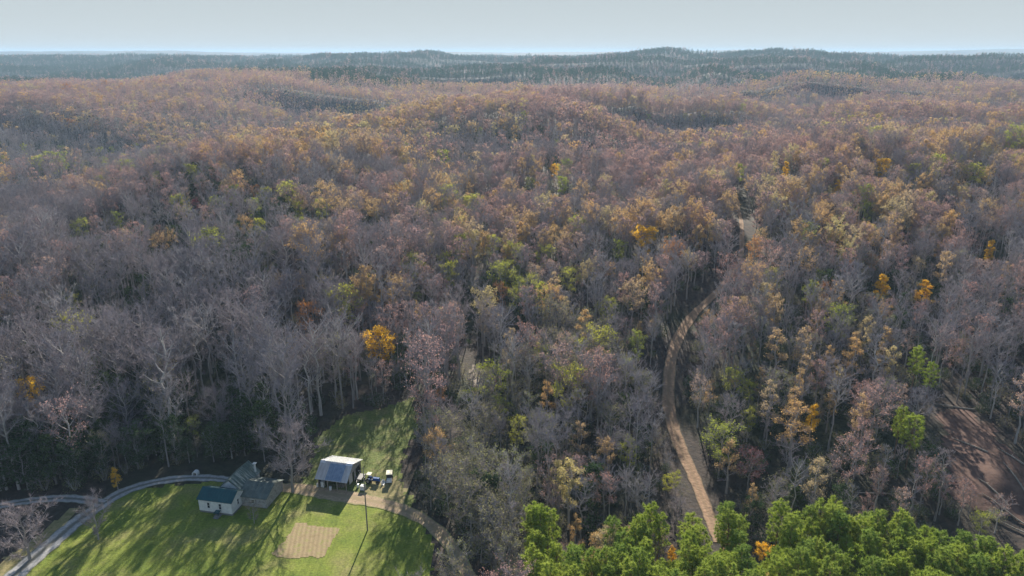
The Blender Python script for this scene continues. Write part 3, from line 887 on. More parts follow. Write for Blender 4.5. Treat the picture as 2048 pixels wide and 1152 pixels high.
# px, py of crown middle; kind; variant; scale; width factor; label; category
MARK = [
    (760, 694, 'gold', 0, 1.0, 1.15, 'bright golden yellow round tree standing alone in the grey wood above the meadow'),
    (62, 783, 'gold', 0, .75, 1.0, 'deep yellow round tree among bare trees at the left edge'),
    (231, 952, 'gold', 1, .42, 1.0, 'small golden pointed tree beside the bend of the gravel lane'),
    (392, 411, 'crimson', 0, .55, 1.0, 'small crimson pink tree alone among dark evergreens on the left slope'),
    (512, 384, 'orange', 1, .6, 1.0, 'small rusty red tree right of the dark evergreens on the left slope'),
    (162, 458, 'lime', 0, .8, 1.05, 'yellow green tree with a flat spreading top on the grey left slope'),
    (236, 440, 'lime', 1, .75, .95, 'narrow yellow green tree just right of the flat topped one'),
    (518, 455, 'lime', 1, .75, 1.0, 'small pale yellow green tree on the left slope below the rusty red one'),
    (597, 418, 'lime', 1, .7, 1.0, 'small yellow green tree left of the big round ochre tree'),
    (652, 402, 'ochre', 0, 1.25, 1.25, 'big round ochre tree, widest crown on the left centre slope'),
    (745, 425, 'ochre', 1, .95, 1.1, 'ochre tree to the right of the big round one on the centre slope'),
    (730, 296, 'ochre', 0, 1.2, 1.3, 'wide yellow topped tree below the crest of the left ridge'),
    (664, 288, 'ochre', 0, 1.1, 1.1, 'yellow tree near the crest of the left ridge, left of the wide topped one'),
    (228, 325, 'lime', 0, .9, 1.1, 'pale green round tree in the hollow behind the left slope'),
    (60, 330, 'lime', 0, .8, 1.2, 'low yellow green tree in the far left hollow'),
    (122, 301, 'lime', 0, .85, 1.2, 'yellow green tree above the pale green one in the left hollow'),
    (612, 640, 'orange', 0, .95, 1.15, 'rust orange tree in the grey wood left of the golden round tree'),
    (585, 688, 'gold', 0, .35, 1.0, 'very small orange yellow tree below the rust orange one'),
    (725, 640, 'russet', 1, .85, 1.0, 'dull rust brown tree above the golden round tree'),
    (148, 605, 'lime', 1, .6, 1.0, 'small green leaved tree deep in the grey left slope'),
    (1766, 570, 'gold', 1, .80, 1.2, 'pointed golden tree, left one of the two on the right slope'),
    (1850, 578, 'gold', 1, .80, 1.2, 'pointed golden tree, right one of the two on the right slope'),
    (1980, 497, 'gold', 1, .85, .8, 'tall thin golden orange tree near the right edge'),
    (1766, 336, 'gold', 0, .9, .9, 'golden tree on the upper right plateau'),
    (1573, 336, 'gold', 1, .85, .9, 'slender golden tree on the upper right plateau left of the larger one'),
    (1676, 372, 'gold', 1, .8, .9, 'slender yellow tree at the grassy track across the right hill'),
    (1735, 425, 'lime', 1, .85, .9, 'tall yellow green tree with a bare lower stem on the right hill'),
    (2035, 275, 'lime', 0, 1.3, 1.2, 'large yellow green tree beside the bare clearing at the right edge'),
    (1948, 352, 'lime', 0, 1.0, 1.1, 'yellow green tree below the bare clearing on the right hill'),
    (1486, 217, 'lime', 0, .9, 1.0, 'pale green tree on the red brown far right hill'),
    (1490, 275, 'lime', 1, .85, .8, 'small pale green tree in the hollow below the far right hill'),
    (1108, 342, 'gold', 0, .75, 1.0, 'round golden tree in the middle of the centre slope'),
    (1125, 370, 'lime', 1, .95, 1.0, 'tall yellow green tree just below the round golden one on the centre slope'),
    (1060, 370, 'lime', 0, .7, 1.0, 'small yellow green tree left of the round golden one'),
    (1028, 268, 'ochre', 2, 1.1, 1.0, 'tall narrow yellow tree left of the bald knoll'),
    (985, 222, 'olive', 0, 1.4, 1.1, 'olive green round tree near the crest above the centre slope'),
    (1290, 482, 'gold', 0, 1.0, 1.1, 'large golden tree left of the upper logging track'),
    (1350, 450, 'ochre', 1, 1.05, 1.0, 'golden brown tree on the slope above the large golden one'),
    (1395, 475, 'ochre', 2, .9, 1.0, 'narrow yellow tree close beside the upper logging track'),
    (1240, 500, 'lime', 1, .8, 1.0, 'yellow green narrow tree left of the large golden one'),
    (1510, 500, 'orange', 0, .8, .9, 'orange tree on the right side of the upper logging track'),
    (1140, 562, 'lime', 0, .85, 1.1, 'yellow green tree with a rounded top in the centre of the wood'),
    (1000, 592, 'orange', 0, .8, .9, 'orange brown tree left of the yellow green one in the centre of the wood'),
    (1022, 560, 'lime', 1, .6, 1.0, 'small yellow green tree next to the orange brown one in the centre'),
    (835, 598, 'lime', 1, .5, 1.0, 'small green tree above and right of the golden round tree'),
    (1265, 600, 'ochre', 0, 1.0, 1.1, 'wide orange brown tree left of the bend in the logging track'),
    (1275, 690, 'lime', 1, .8, .9, 'green leaved tree left of the middle of the logging track'),
    (1470, 768, 'lime', 0, .75, 1.1, 'bright lime green tree right of the logging track'),
    (1500, 785, 'lime', 1, .55, 1.0, 'small lime green tree touching the right side of the bright one'),
    (1498, 842, 'lime', 1, .6, 1.0, 'small lime green tree below the bright pair right of the logging track'),
    (1400, 790, 'russet', 0, .8, 1.0, 'round pinkish brown tree at the right edge of the logging track'),
    (1590, 840, 'poplar', 0, 1.05, 1.5, 'broad pointed orange and yellow tree behind the pine stand'),
    (1625, 830, 'gold', 1, .7, .9, 'yellow sided pointed tree joined to the broad orange one'),
    (1700, 925, 'russet', 0, .95, 1.1, 'pale rusty domed tree behind the right part of the pine stand'),
    (1720, 880, 'russet', 2, .9, 1.0, 'reddish brown pointed tree above the pale rusty domed one'),
    (1555, 690, 'poplar', 1, 1.05, 1.3, 'tall orange brown pointed tree above the lime green pair'),
    (1460, 912, 'poplar', 1, .85, 1.2, 'yellow tipped pointed tree just right of the lower logging track'),
    (1500, 935, 'crimsonb', 0, .7, 1.1, 'dull red brown bushy tree right of the lower logging track'),
    (1335, 968, 'lime', 1, .42, 1.0, 'small lime tree left of the foot of the logging track'),
    (1362, 985, 'olive', 0, .4, 1.3, 'low pale olive tree beside the foot of the logging track'),
    (1352, 962, 'lime', 1, .38, 1.0, 'smallest lime tree beside the foot of the logging track'),
    (1035, 865, 'lime', 0, .65, 1.0, 'yellow lime tree at the bottom centre left of the pine stand'),
    (1000, 815, 'lime', 0, .55, 1.2, 'yellow green tree below the pale creek bank'),
    (945, 790, 'lime', 1, .42, 1.6, 'low yellow green tree along the foot of the pale creek bank'),
    (880, 788, 'orange', 1, .5, .9, 'small orange brown tree where the meadow meets the wood'),
    (1160, 875, 'poplar', 0, .8, 1.2, 'pointed yellow brown tree above the left end of the pine stand'),
    (1095, 790, 'poplar', 1, .85, 1.1, 'pointed olive yellow tree right of the pale creek bank'),
    (1525, 1110, 'gold', 0, .36, 1.0, 'small bright orange yellow tree inside the pine stand'),
    (1345, 1105, 'gold', 1, .35, 1.0, 'small yellow sapling between pines near the bottom edge'),
    (1150, 1062, 'poplar', 1, .62, 1.1, 'yellow tree between the pines at the left of the stand'),
    (1962, 1048, 'lime', 0, .42, 1.1, 'small lime green tree at the edge of the cleared bank'),
    (1825, 862, 'pine', 1, 1.0, 1.15, 'lone green pine standing on the left edge of the cleared bank'),
    (1800, 850, 'pine', 0, .9, .95, 'green pine close to the left of the lone one by the cleared bank'),
    (1830, 735, 'pine', 2, .95, 1.1, 'green pine high on the slope above the cleared bank'),
    (1862, 748, 'pine', 1, .85, 1.0, 'shorter green pine right of the high one above the cleared bank'),
    (578, 905, 'spread', 0, 1.05, 1.1, 'big bare spreading tree between the white house and the tin roofed shed'),
    (523, 868, 'olive', 1, .9, .9, 'grey green tree behind the big bare one near the house'),
    (185, 1018, 'spread', 1, .8, .85, 'bare forked tree standing beside the gravel lane fork'),
    (42, 1045, 'spread', 1, .95, 1.25, 'wide bare bushy tree left of the gravel lane'),
    (505, 1018, 'olive', 2, .42, 1.0, 'low grey green leafy tree against the right corner of the white house'),
    (248, 815, 'spread', 0, 1.05, .95, 'wide pale branched bare tree at the wood edge above the lane'),
    (432, 815, 'spread', 0, .9, .95, 'grey domed tree at the wood edge above the white house'),
    (385, 855, 'lime', 0, .5, .9, 'small faded green tree below the grey domed one'),
    (1262, 905, 'bare', 0, .95, 1.05, 'pale grey vase shaped bare tree behind the left half of the pine stand'),
    (570, 510, 'spread', 0, 1.35, 1.2, 'large grey bare tree with a broad dome in the centre left wood'),
    (690, 520, 'russet', 0, 1.1, 1.2, 'brown domed tree right of the large grey bare one'),
    (320, 490, 'ochre', 0, .75, 1.2, 'pale yellow brown tree on the left slope'),
    (345, 478, 'ochre', 1, .65, .9, 'small pale yellow tree behind the yellow brown one'),
]
KIN['crimson'] = dict(parts=[], joined=[[], [], []]); KIN['crimsonb'] = dict(parts=[])
for T_, C_ in KIN['orange']['parts']:
    c2 = C_.copy(); c2.materials[1] = M['crimson']; KIN['crimson']['parts'].append((T_, c2))
    c3 = C_.copy(); c3.materials[1] = surf('dull_red_leaves', lambda n, v: (.30, .13, .12), .9); KIN['crimsonb']['parts'].append((T_, c3))
NAME = dict(spread='bare_tree', bare='bare_tree', russet='autumn_tree', ochre='autumn_tree', olive='autumn_tree', lime='autumn_tree', gold='autumn_tree', orange='autumn_tree',
            poplar='autumn_tree', crimson='autumn_tree', crimsonb='autumn_tree', pine='pine_tree', farpine='pine_tree', cedar='evergreen_tree', bush='bush', darkbush='bush')
HH = dict(spread=14, bare=17, russet=17, ochre=17, olive=13, lime=15, gold=14, orange=15, poplar=17, crimson=15, crimsonb=15, pine=15, cedar=11, bush=4, darkbush=3.5, farpine=15)

def put_tree(kind_, v, x, y, z, sc, wf, rz, label, cat, group=None):
    o = bpy.data.objects.new(NAME[kind_], None); COL.objects.link(o)
    o.empty_display_size = .5
    o.location = (x, y, z - .1); o.rotation_euler = (0, 0, rz); o.scale = (sc * wf, sc * wf, sc)
    tag(o, label, cat, group)
    ps = KIN[kind_]['parts']; t, c = ps[v % len(ps)]
    for nm, me in (('trunk', t), ('crown', c)):
        q = bpy.data.objects.new(nm, me); COL.objects.link(q); q.parent = o
    return o

kill = np.zeros(len(X), bool)
HK = np.array([HH[q] for q in kinds], float)
for i, (px, py, kd, v, sc, wf, lab) in enumerate(MARK):
    x, y, z = stand(px, py, HH[kd] * sc * .66)
    put_tree(kd, v, x, y, z, sc, wf, (i * 1.7) % 6.28, lab, 'tree')
    d = np.hypot(X - x, Y - y); rad_ = 2.2 + 2.2 * sc
    kill |= d < rad_
    # thinner wood on the side that faces the open valley, as in the photograph
    fx, fy_ = -x / math.hypot(x, y), -y / math.hypot(x, y)
    al = (X - x) * fx + (Y - y) * fy_; ac = np.abs((X - x) * fy_ - (Y - y) * fx)
    # neighbours on the side that faces the open valley are younger and lower, as in the photograph
    gz_ = z + HH[kd] * sc * .32
    sight = gz_ + al * (CH - gz_) / math.hypot(x, y)
    fr_ = (al > 0) & (al < 60) & (ac < (4.2 if HH[kd] * sc > 9 else 2.6) * sc + 1)
    lim_ = (sight - Z) / HK
    kill |= fr_ & (lim_ < .28)
    SCL = np.where(fr_, np.minimum(SCL, np.maximum(lim_, .28)), SCL)
SEE = [(P[i, 0], P[i, 1], 3.8, 60, .0) for P, hw in TRACKS[3:] for i in range(0, len(P) * 9 // 13, 5)]
SEE += [at(q[0], q[1], 2) + (5.0, 30, .3) for q in ((1900, 900), (1950, 900), (1950, 980), (2000, 1000))]
for sx_, sy_, wd, ln, up in SEE:
    d_ = math.hypot(sx_, sy_); fx, fy_ = -sx_ / d_, -sy_ / d_
    g_ = hz(sx_, sy_) + up
    al = (X - sx_) * fx + (Y - sy_) * fy_; ac = np.abs((X - sx_) * fy_ - (Y - sy_) * fx)
    sight = g_ + al * (CH - g_) / d_
    fr_ = (al > 0) & (al < ln) & (ac < wd) & ~((Y < 114) & (X > 1))
    lim_ = (sight - Z) / HK
    kill |= fr_ & (lim_ < .22)
    SCL = np.where(fr_, np.minimum(SCL, np.maximum(lim_, .22)), SCL)
X, Y, Z, SCL, kinds, RZ = X[~kill], Y[~kill], Z[~kill], SCL[~kill], kinds[~kill], RZ[~kill]
print('TREES', len(X), {k: int((kinds == k).sum()) for k in set(kinds)})

# ------------------------------------------------------------------ single trees: the ones that show largest
WORD = dict(bare='bare grey hardwood', russet='russet brown tree', ochre='ochre yellow tree', olive='faded olive bushy tree', lime='yellow green tree', gold='golden leaved tree',
            orange='rusty orange tree', poplar='pointed yellow brown tree', pine='green pine', cedar='dark evergreen tree', bush='low olive bush', darkbush='low dark green bush')
LM = [(760, 694, 'bright golden round tree'), (62, 783, 'deep yellow tree at the edge'), (231, 952, 'small golden tree by the lane'), (392, 411, 'small crimson pink tree'), (162, 458, 'flat topped yellow green tree'),
      (652, 402, 'big round ochre tree'), (730, 296, 'wide yellow topped ridge tree'), (612, 640, 'rust orange tree'), (1766, 570, 'left tree of the golden pair'), (1850, 578, 'right tree of the golden pair'),
      (1980, 497, 'thin golden orange tree'), (1108, 342, 'round golden centre slope tree'), (1290, 482, 'large golden tree'), (1140, 562, 'rounded yellow green centre tree'), (1000, 592, 'orange brown centre tree'),
      (1265, 600, 'wide orange brown tree'), (1470, 768, 'bright lime green tree'), (1590, 840, 'broad pointed orange tree'), (1700, 925, 'pale rusty domed tree'), (1555, 690, 'tall orange brown pointed tree'),
      (1462, 912, 'yellow tipped pointed tree'), (1035, 865, 'yellow lime bottom centre tree'), (1825, 862, 'lone green pine'), (1830, 735, 'high green pine on the slope'), (578, 905, 'big bare tree by the house'),
      (42, 1045, 'wide bare bushy tree'), (248, 815, 'wide pale branched bare tree'), (432, 815, 'grey domed bare tree'), (1262, 905, 'pale vase shaped tree'), (570, 510, 'large grey broad domed tree'),
      (440, 1000, 'white farmhouse'), (680, 945, 'tin roofed shed'), (779, 942, 'cream roofed utility cart'), (960, 765, 'pale creek bank'), (880, 1075, 'bend of the dirt driveway'), (170, 1010, 'fork of the gravel lane'),
      (1345, 850, 'middle of the logging track'), (1340, 720, 'left bulge of the logging track'), (1430, 600, 'upper bend of the logging track'), (1400, 1000, 'foot of the logging track'), (1940, 940, 'cleared bank'),
      (730, 880, 'meadow behind the shed'), (1480, 460, 'top of the logging track'), (392, 945, 'pale dog house'), (1720, 385, 'grassy track on the hill')]
LXY = np.array([(a_, b_) for a_, b_, c_ in LM], float)
ORD = 'first second third fourth fifth sixth seventh eighth ninth tenth eleventh twelfth thirteenth fourteenth fifteenth sixteenth seventeenth eighteenth nineteenth'.split()
def nth(i):
    if i < 19: return ORD[i]
    t = ['twent', 'thirt', 'fort', 'fift', 'sixt'][(i + 1) // 10 - 2]; u = (i + 1) % 10
    return t + 'ieth' if u == 0 else t + 'y ' + ORD[u - 1]
def where_words(px, py):
    d = np.hypot(LXY[:, 0] - px, (LXY[:, 1] - py) * 1.2); i = int(np.argmin(d))
    dx, dy = px - LM[i][0], py - LM[i][1]
    if abs(dx) > 2.2 * abs(dy): w = 'left of' if dx < 0 else 'right of'
    elif abs(dy) > 2.2 * abs(dx): w = 'above' if dy < 0 else 'below'
    else: w = ('above' if dy < 0 else 'below') + (' left of' if dx < 0 else ' right of')
    return w + ' the ' + LM[i][2], d[i]

PXc, PYc = proj(X, Y, Z + 8 * SCL)
inside = (PXc > -20) & (PXc < 2068) & (PYc > -10) & (PYc < 1165)
dist = np.sqrt(X ** 2 + Y ** 2 + (CH - Z) ** 2)
single = np.zeros(len(X), bool)
nm = np.array([NAME[k_] for k_ in kinds])
for cls, lim in (('bare_tree', 285), ('autumn_tree', 225), ('pine_tree', 296), ('evergreen_tree', 120), ('bush', 110)):
    c = np.nonzero((nm == cls) & inside & (Y < 700))[0]
    c = c[np.argsort(dist[c] / (SCL[c] + .2))][:lim]
    single[c] = True
# every label says which tree it is: rows and places in the pine stand, nearness to a landmark elsewhere
LAB = {}
si = np.nonzero(single)[0]
stand_ = [i for i in si if kinds[i] == 'pine']
row = {}
for i in stand_: row.setdefault(int(round((113 - Y[i]) / 2.6)), []).append(i)
for r_, k_ in enumerate(sorted(row)):
    for c_, i in enumerate(sorted(row[k_], key=lambda q: X[q])):
        LAB[i] = 'green pine %s from the left in the %s row from the back' % (nth(c_), nth(r_))
near = {}
for i in si:
    if i not in LAB:
        w_, d_ = where_words(PXc[i], PYc[i]); near.setdefault((WORD[kinds[i]], w_), []).append((d_, i))
for (k_, w_), lst in near.items():
    for n_, (d_, i) in enumerate(sorted(lst)):
        LAB[i] = k_ + ' ' + w_ if len(lst) == 1 else ('nearest ' if n_ == 0 else nth(n_) + ' nearest ') + k_ + ' ' + w_
for i in si:
    put_tree(kinds[i], i % 7, X[i], Y[i], Z[i], SCL[i], rng.uniform(.9, 1.15), RZ[i], LAB[i], 'bush' if nm[i] == 'bush' else 'tree',
             'pines of the plantation' if kinds[i] == 'pine' else WORD[kinds[i]].replace('tree', '').strip() + ' trees of the near woods' if nm[i] != 'bush' else 'bushes along the wood edge')

# ------------------------------------------------------------------ the woods beyond them: one object for each kind of wood
def woods(name, label, cat, sel, lods):
    """points that carry a tree each"""
    pc = bpy.data.collections.new(name + '_shapes')
    ids = {}; shapes = []
    for kd in sorted(set(kinds[sel])):
        for l in lods:
            ids[(kd, l)] = (len(shapes), len(KIN[kd]['joined'][l]))
            for me in KIN[kd]['joined'][l]:
                o = bpy.data.objects.new('shape_%03d' % len(shapes), me); pc.objects.link(o); shapes.append(o)
    x, y, z, s, kk, rz = X[sel], Y[sel], Z[sel], SCL[sel], kinds[sel], RZ[sel]
    lod = np.where(y < 430, 0, np.where(y < 1150, 1, 2)); lod = np.clip(lod, min(lods), max(lods))
    vid = np.array([ids[(a, b)][0] + int(i * 7 % ids[(a, b)][1]) for i, (a, b) in enumerate(zip(kk, lod))])
    me = bpy.data.meshes.new(name); me.vertices.add(len(x))
    me.vertices.foreach_set('co', np.stack([x, y, z - .15], -1).astype(np.float32).ravel())
    for nm_, ty, d in (('vid', 'INT', vid.astype(np.int32)), ('scl', 'FLOAT', s.astype(np.float32)), ('rz', 'FLOAT', rz.astype(np.float32))):
        at_ = me.attributes.new(nm_, ty, 'POINT'); at_.data.foreach_set('value', d)
    o = bpy.data.objects.new(name, me); COL.objects.link(o)
    tag(o, label, cat, kind='stuff')
    g = bpy.data.node_groups.new(name, 'GeometryNodeTree')
    g.interface.new_socket('Geometry', in_out='INPUT', socket_type='NodeSocketGeometry')
    g.interface.new_socket('Geometry', in_out='OUTPUT', socket_type='NodeSocketGeometry')
    N = g.nodes; Lk = g.links
    gi, go = N.new('NodeGroupInput'), N.new('NodeGroupOutput')
    mp = N.new('GeometryNodeMeshToPoints'); ip = N.new('GeometryNodeInstanceOnPoints'); ci = N.new('GeometryNodeCollectionInfo')
    ci.inputs['Collection'].default_value = pc
    ci.inputs['Separate Children'].default_value = True; ci.inputs['Reset Children'].default_value = True
    ip.inputs['Pick Instance'].default_value = True
    def na(n_, ty):
        a = N.new('GeometryNodeInputNamedAttribute'); a.data_type = ty; a.inputs['Name'].default_value = n_; return a.outputs['Attribute']
    cx = N.new('ShaderNodeCombineXYZ'); cs = N.new('ShaderNodeCombineXYZ')
    Lk.new(na('rz', 'FLOAT'), cx.inputs[2])
    sc_ = na('scl', 'FLOAT')
    for i in range(3): Lk.new(sc_, cs.inputs[i])
    Lk.new(gi.outputs[0], mp.inputs['Mesh']); Lk.new(mp.outputs[0], ip.inputs['Points'])
    Lk.new(ci.outputs[0], ip.inputs['Instance']); Lk.new(na('vid', 'INT'), ip.inputs['Instance Index'])
    Lk.new(cx.outputs[0], ip.inputs['Rotation']); Lk.new(cs.outputs[0], ip.inputs['Scale'])
    Lk.new(ip.outputs[0], go.inputs[0])
    md = o.modifiers.new('scatter', 'NODES'); md.node_group = g
    return o
rest = ~single
isfar = Y > 1150
woods('hardwood_forest', 'grey and russet hardwood forest covering the slopes beyond the farm', 'forest', rest & (nm == 'bare_tree'), (0, 1, 2))
woods('autumn_forest', 'russet and ochre leaved woods on the ridges', 'forest', rest & (nm == 'autumn_tree'), (0, 1, 2))
woods('evergreen_forest', 'dark blue green pine woods on the far hills and evergreens among the slopes', 'forest', rest & ((nm == 'pine_tree') | (nm == 'evergreen_tree')), (0, 1, 2))
woods('undergrowth', 'dense dark brush growing under the trees of the wood', 'undergrowth', rest & (nm == 'bush'), (0, 1))

# ------------------------------------------------------------------ the farm
# white house: local x along the front, local y to the back
hx, hy = at(400, 1024)
HR = R(-11.5)
house = empty('farmhouse', (hx, hy, 0), HR, label='white clapboard farmhouse with teal front roof and old tin roofed wings', cat='house')
def window(parent, x, y, z, w, h, side='y', m='dark'):
    """frame proud of the wall, pane a sub-part"""
    f = MB()
    t = .09
    if side == 'y':
        for c, d in (((x, y, z + h / 2), (w + 2 * t, .08, t)), ((x, y, z - h / 2), (w + 2 * t, .08, t)), ((x - w / 2, y, z), (t, .08, h - t)), ((x + w / 2, y, z), (t, .08, h - t)), ((x, y, z), (w - t, .05, .05))):
            f.box(c, d)
        p = MB(); p.box((x, y + .012, z), (w - .02, .03, h - .02))
    else:
        for c, d in (((x, y, z + h / 2), (.08, w + 2 * t, t)), ((x, y, z - h / 2), (.08, w + 2 * t, t)), ((x, y - w / 2, z), (.08, t, h - t)), ((x, y + w / 2, z), (.08, t, h - t)), ((x, y, z), (.05, w - t, .05))):
            f.box(c, d)
        p = MB(); p.box((x - .012, y, z), (.03, w - .02, h - .02))
    fo = f.build('window', M['white_board'], parent)
    p.build('pane', M['dark'], fo)
def walls(x0, x1, y0, y1, z0, ez, rzh, axis, boards=True):
    """four walls with gables; axis 'x': ridge runs along x"""
    b = MB()
    vs = [(x0, y0, z0), (x1, y0, z0), (x1, y1, z0), (x0, y1, z0), (x0, y0, ez), (x1, y0, ez), (x1, y1, ez), (x0, y1, ez)]
    if axis == 'x':
        ym = (y0 + y1) / 2
        vs += [(x0, ym, rzh), (x1, ym, rzh)]
        fs = [(0, 1, 5, 4), (2, 3, 7, 6), (1, 2, 6, 9, 5), (3, 0, 4, 8, 7), (3, 2, 1, 0)]
    else:
        xm = (x0 + x1) / 2
        vs += [(xm, y0, rzh), (xm, y1, rzh)]
        fs = [(0, 1, 5, 8, 4), (2, 3, 7, 9, 6), (1, 2, 6, 5), (3, 0, 4, 7), (3, 2, 1, 0)]
    b.add(vs, fs)
    if boards:
        z = z0 + .2
        while z < ez - .05:
            b.box(((x0 + x1) / 2, y0 - .012, z), (x1 - x0, .02, .02)); b.box((x1 + .012, (y0 + y1) / 2, z), (.02, y1 - y0, .02)); z += .2
    return b
def gable(x0, x1, y0, y1, ez, rzh, axis, ov=.3, t=.08):
    b = MB()
    if axis == 'x':
        ym = (y0 + y1) / 2; s = (rzh - ez) / (ym - y0)
        b.slab([(x0 - ov, y0 - ov, ez - s * ov + .1), (x1 + ov, y0 - ov, ez - s * ov + .1), (x1 + ov, ym, rzh + .1), (x0 - ov, ym, rzh + .1)], t)
        b.slab([(x0 - ov, y1 + ov, ez - s * ov + .1), (x0 - ov, ym + .003, rzh + .1), (x1 + ov, ym + .003, rzh + .1), (x1 + ov, y1 + ov, ez - s * ov + .1)], t)
    else:
        xm = (x0 + x1) / 2; s = (rzh - ez) / (xm - x0)
        b.slab([(x0 - ov, y0 - ov, ez - s * ov + .1), (xm, y0 - ov, rzh + .1), (xm, y1 + ov, rzh + .1), (x0 - ov, y1 + ov, ez - s * ov + .1)], t)
        b.slab([(x1 + ov, y0 - ov, ez - s * ov + .1), (x1 + ov, y1 + ov, ez - s * ov + .1), (xm + .003, y1 + ov, rzh + .1), (xm + .003, y0 - ov, rzh + .1)], t)
    # standing seams
    n = int((x1 - x0 if axis == 'x' else y1 - y0) / .6)
    for i in range(n + 1):
        if axis == 'x':
            x = x0 - ov + .1 + i * (x1 - x0 + 2 * ov - .2) / n; ym = (y0 + y1) / 2; s = (rzh - ez) / (ym - y0)
            b.tube([(x, y0 - ov, ez - s * ov + .11), (x, ym, rzh + .11)], [.018, .018], 4); b.tube([(x, y1 + ov, ez - s * ov + .11), (x, ym, rzh + .11)], [.018, .018], 4)
        else:
            y = y0 - ov + .1 + i * (y1 - y0 + 2 * ov - .2) / n; xm = (x0 + x1) / 2; s = (rzh - ez) / (xm - x0)
            b.tube([(x0 - ov, y, ez - s * ov + .11), (xm, y, rzh + .11)], [.018, .018], 4); b.tube([(x1 + ov, y, ez - s * ov + .11), (xm, y, rzh + .11)], [.018, .018], 4)
    return b
b = MB(); b.box((3.7, 2.3, .18), (7.25, 4.45, .6)); b.build('foundation', M['stone'], house)
walls(0, 7.4, 0, 4.6, .48, 3.2, 4.5, 'x').build('wall', M['white_board'], house)
gable(0, 7.4, 0, 4.6, 3.2, 4.5, 'x', .28).build('roof', M['teal_roof'], house)
window(house, 2.25, -.045, 1.95, .62, 1.35)
window(house, 4.85, -.045, 1.95, .62, 1.35)
window(house, 7.445, 2.3, 2.0, .6, 1.3, 'x')
b = MB(); b.box((4.5, -.62, .2), (1.1, 1.2, .4)); b.box((4.5, -1.4, .1), (1.1, .36, .2)); b.build('porch_step', M['stone'], house)
b = MB(); b.slab([(3.85, -1.1, 1.0), (5.0, -1.1, 1.0), (5.0, -.1, 1.15), (3.85, -.1, 1.15)], .05)
for sx in (3.92, 4.93): b.box((sx, -1.03, .69), (.06, .06, .58))
b.build('step_cover', M['teal_roof'], house)
# rear wing and right wing
walls(1.7, 6.7, 4.62, 12.2, .2, 2.9, 4.9, 'y', False).build('rear_wall', M['white_board'], house)
gable(1.7, 6.7, 4.95, 12.2, 2.95, 5.1, 'y', .3).build('rear_roof', M['old_tin'], house)
walls(6.75, 13.0, 3.6, 10.6, .2, 2.5, 3.9, 'x', False).build('side_wall', M['grey_board'], house)
gable(7.05, 13.0, 3.6, 10.6, 2.5, 3.9, 'x', .28).build('side_roof', M['green_tin'], house)
window(house, 10.0, 3.555, 1.5, .7, 1.0)
b = MB(); b.tube([(6.3, 11.4, 3.0), (6.3, 11.4, 5.3)], [.22, .2], 8); b.box((6.3, 11.4, 5.36), (.7, .7, .12)); b.build('chimney', M['white'], house)

# small pale hoop shelter beside the lane
x, y = at(392, 950)
sh = empty('dog_house', (x, y, 0), R(-5), label='small pale arched dog house with a dark opening beside the lane', cat='dog house')
b = MB()
n = 9
ar = [(math.cos(math.pi * i / (n - 1)) * .6, .55 + math.sin(math.pi * i / (n - 1)) * .55) for i in range(n)]
ar = [(.6, 0)] + ar + [(-.6, 0)]
for y_ in (0,):
    vs = [(a_, -.55, c_) for a_, c_ in ar] + [(a_, .55, c_) for a_, c_ in ar] + [(a_ * .72, -.55, c_ * .80) for a_, c_ in ar] + [(a_ * .72, .55, c_ * .80) for a_, c_ in ar]
    k = len(ar); fs = []
    for i in range(k - 1):
        fs += [(i, i + 1, k + i + 1, k + i), (2 * k + i + 1, 2 * k + i, 3 * k + i, 3 * k + i + 1), (i + 1, i, 2 * k + i, 2 * k + i + 1), (k + i, k + i + 1, 3 * k + i + 1, 3 * k + i)]
    b.add(vs, fs)
b.build('shell', M['white'], sh)
b = MB(); b.box((0, .5, .35), (.84, .05, .68)); b.build('back_panel', M['dark_board'], sh)
b = MB(); b.box((0, 0, .03), (.84, 1.0, .06)); b.build('floor_board', M['dark_board'], sh)

# open fronted shed
sx, sy = at(637, 976)
SR = R(-13)
shed = empty('pole_shed', (sx, sy, 0), SR, label='open fronted shed with weathered tin roof, bright ridge ends and a blue grey panel', cat='shed')
SW, SF, SB = 6.6, 3.0, 7.6
# posts
for px_ in (0.1, 2.2, 4.4, 6.5):
    b = MB(); b.box((px_, .1, 1.35), (.18, .18, 2.75)); b.build('post', M['wood'], shed)
for px_ in (0.1, 6.5):
    b = MB(); b.box((px_, SB - .1, 1.65), (.18, .18, 3.3)); b.build('post', M['wood'], shed)
b = MB(); b.box((SW / 2, SB, 1.7), (SW, .1, 3.4)); b.build('back_wall', M['dark_board'], shed)
b = MB(); b.add([(0, 0, 0), (0, SB, 0), (0, SB, 3.4), (0, SF + .3, 4.9), (0, 0, 2.8), (.08, 0, 0), (.08, SB, 0), (.08, SB, 3.4), (.08, SF + .3, 4.9), (.08, 0, 2.8)],
               [(0, 4, 3, 2, 1), (5, 6, 7, 8, 9), (0, 1, 6, 5), (1, 2, 7, 6), (2, 3, 8, 7), (3, 4, 9, 8), (4, 0, 5, 9)])
b.build('end_wall', M['dark_board'], shed)
b = MB()
b.add([(SW, 2.6, 2.7), (SW, SB - .02, 2.7), (SW, SB - .02, 3.35), (SW, SF + .3, 4.88), (SW, 2.6, 4.6), (SW - .08, 2.6, 2.7), (SW - .08, SB - .02, 2.7), (SW - .08, SB - .02, 3.35), (SW - .08, SF + .3, 4.88), (SW - .08, 2.6, 4.6)],
      [(0, 1, 2, 3, 4), (9, 8, 7, 6, 5), (0, 5, 6, 1), (1, 6, 7, 2), (2, 7, 8, 3), (3, 8, 9, 4), (4, 9, 5, 0)])
b.build('gable_wall', M['grey_board'], shed)
b = MB(); b.box((SW + .03, 2.3, 1.9), (.06, 1.5, 2.2)); b.build('tin_panel', M['tin'], shed)
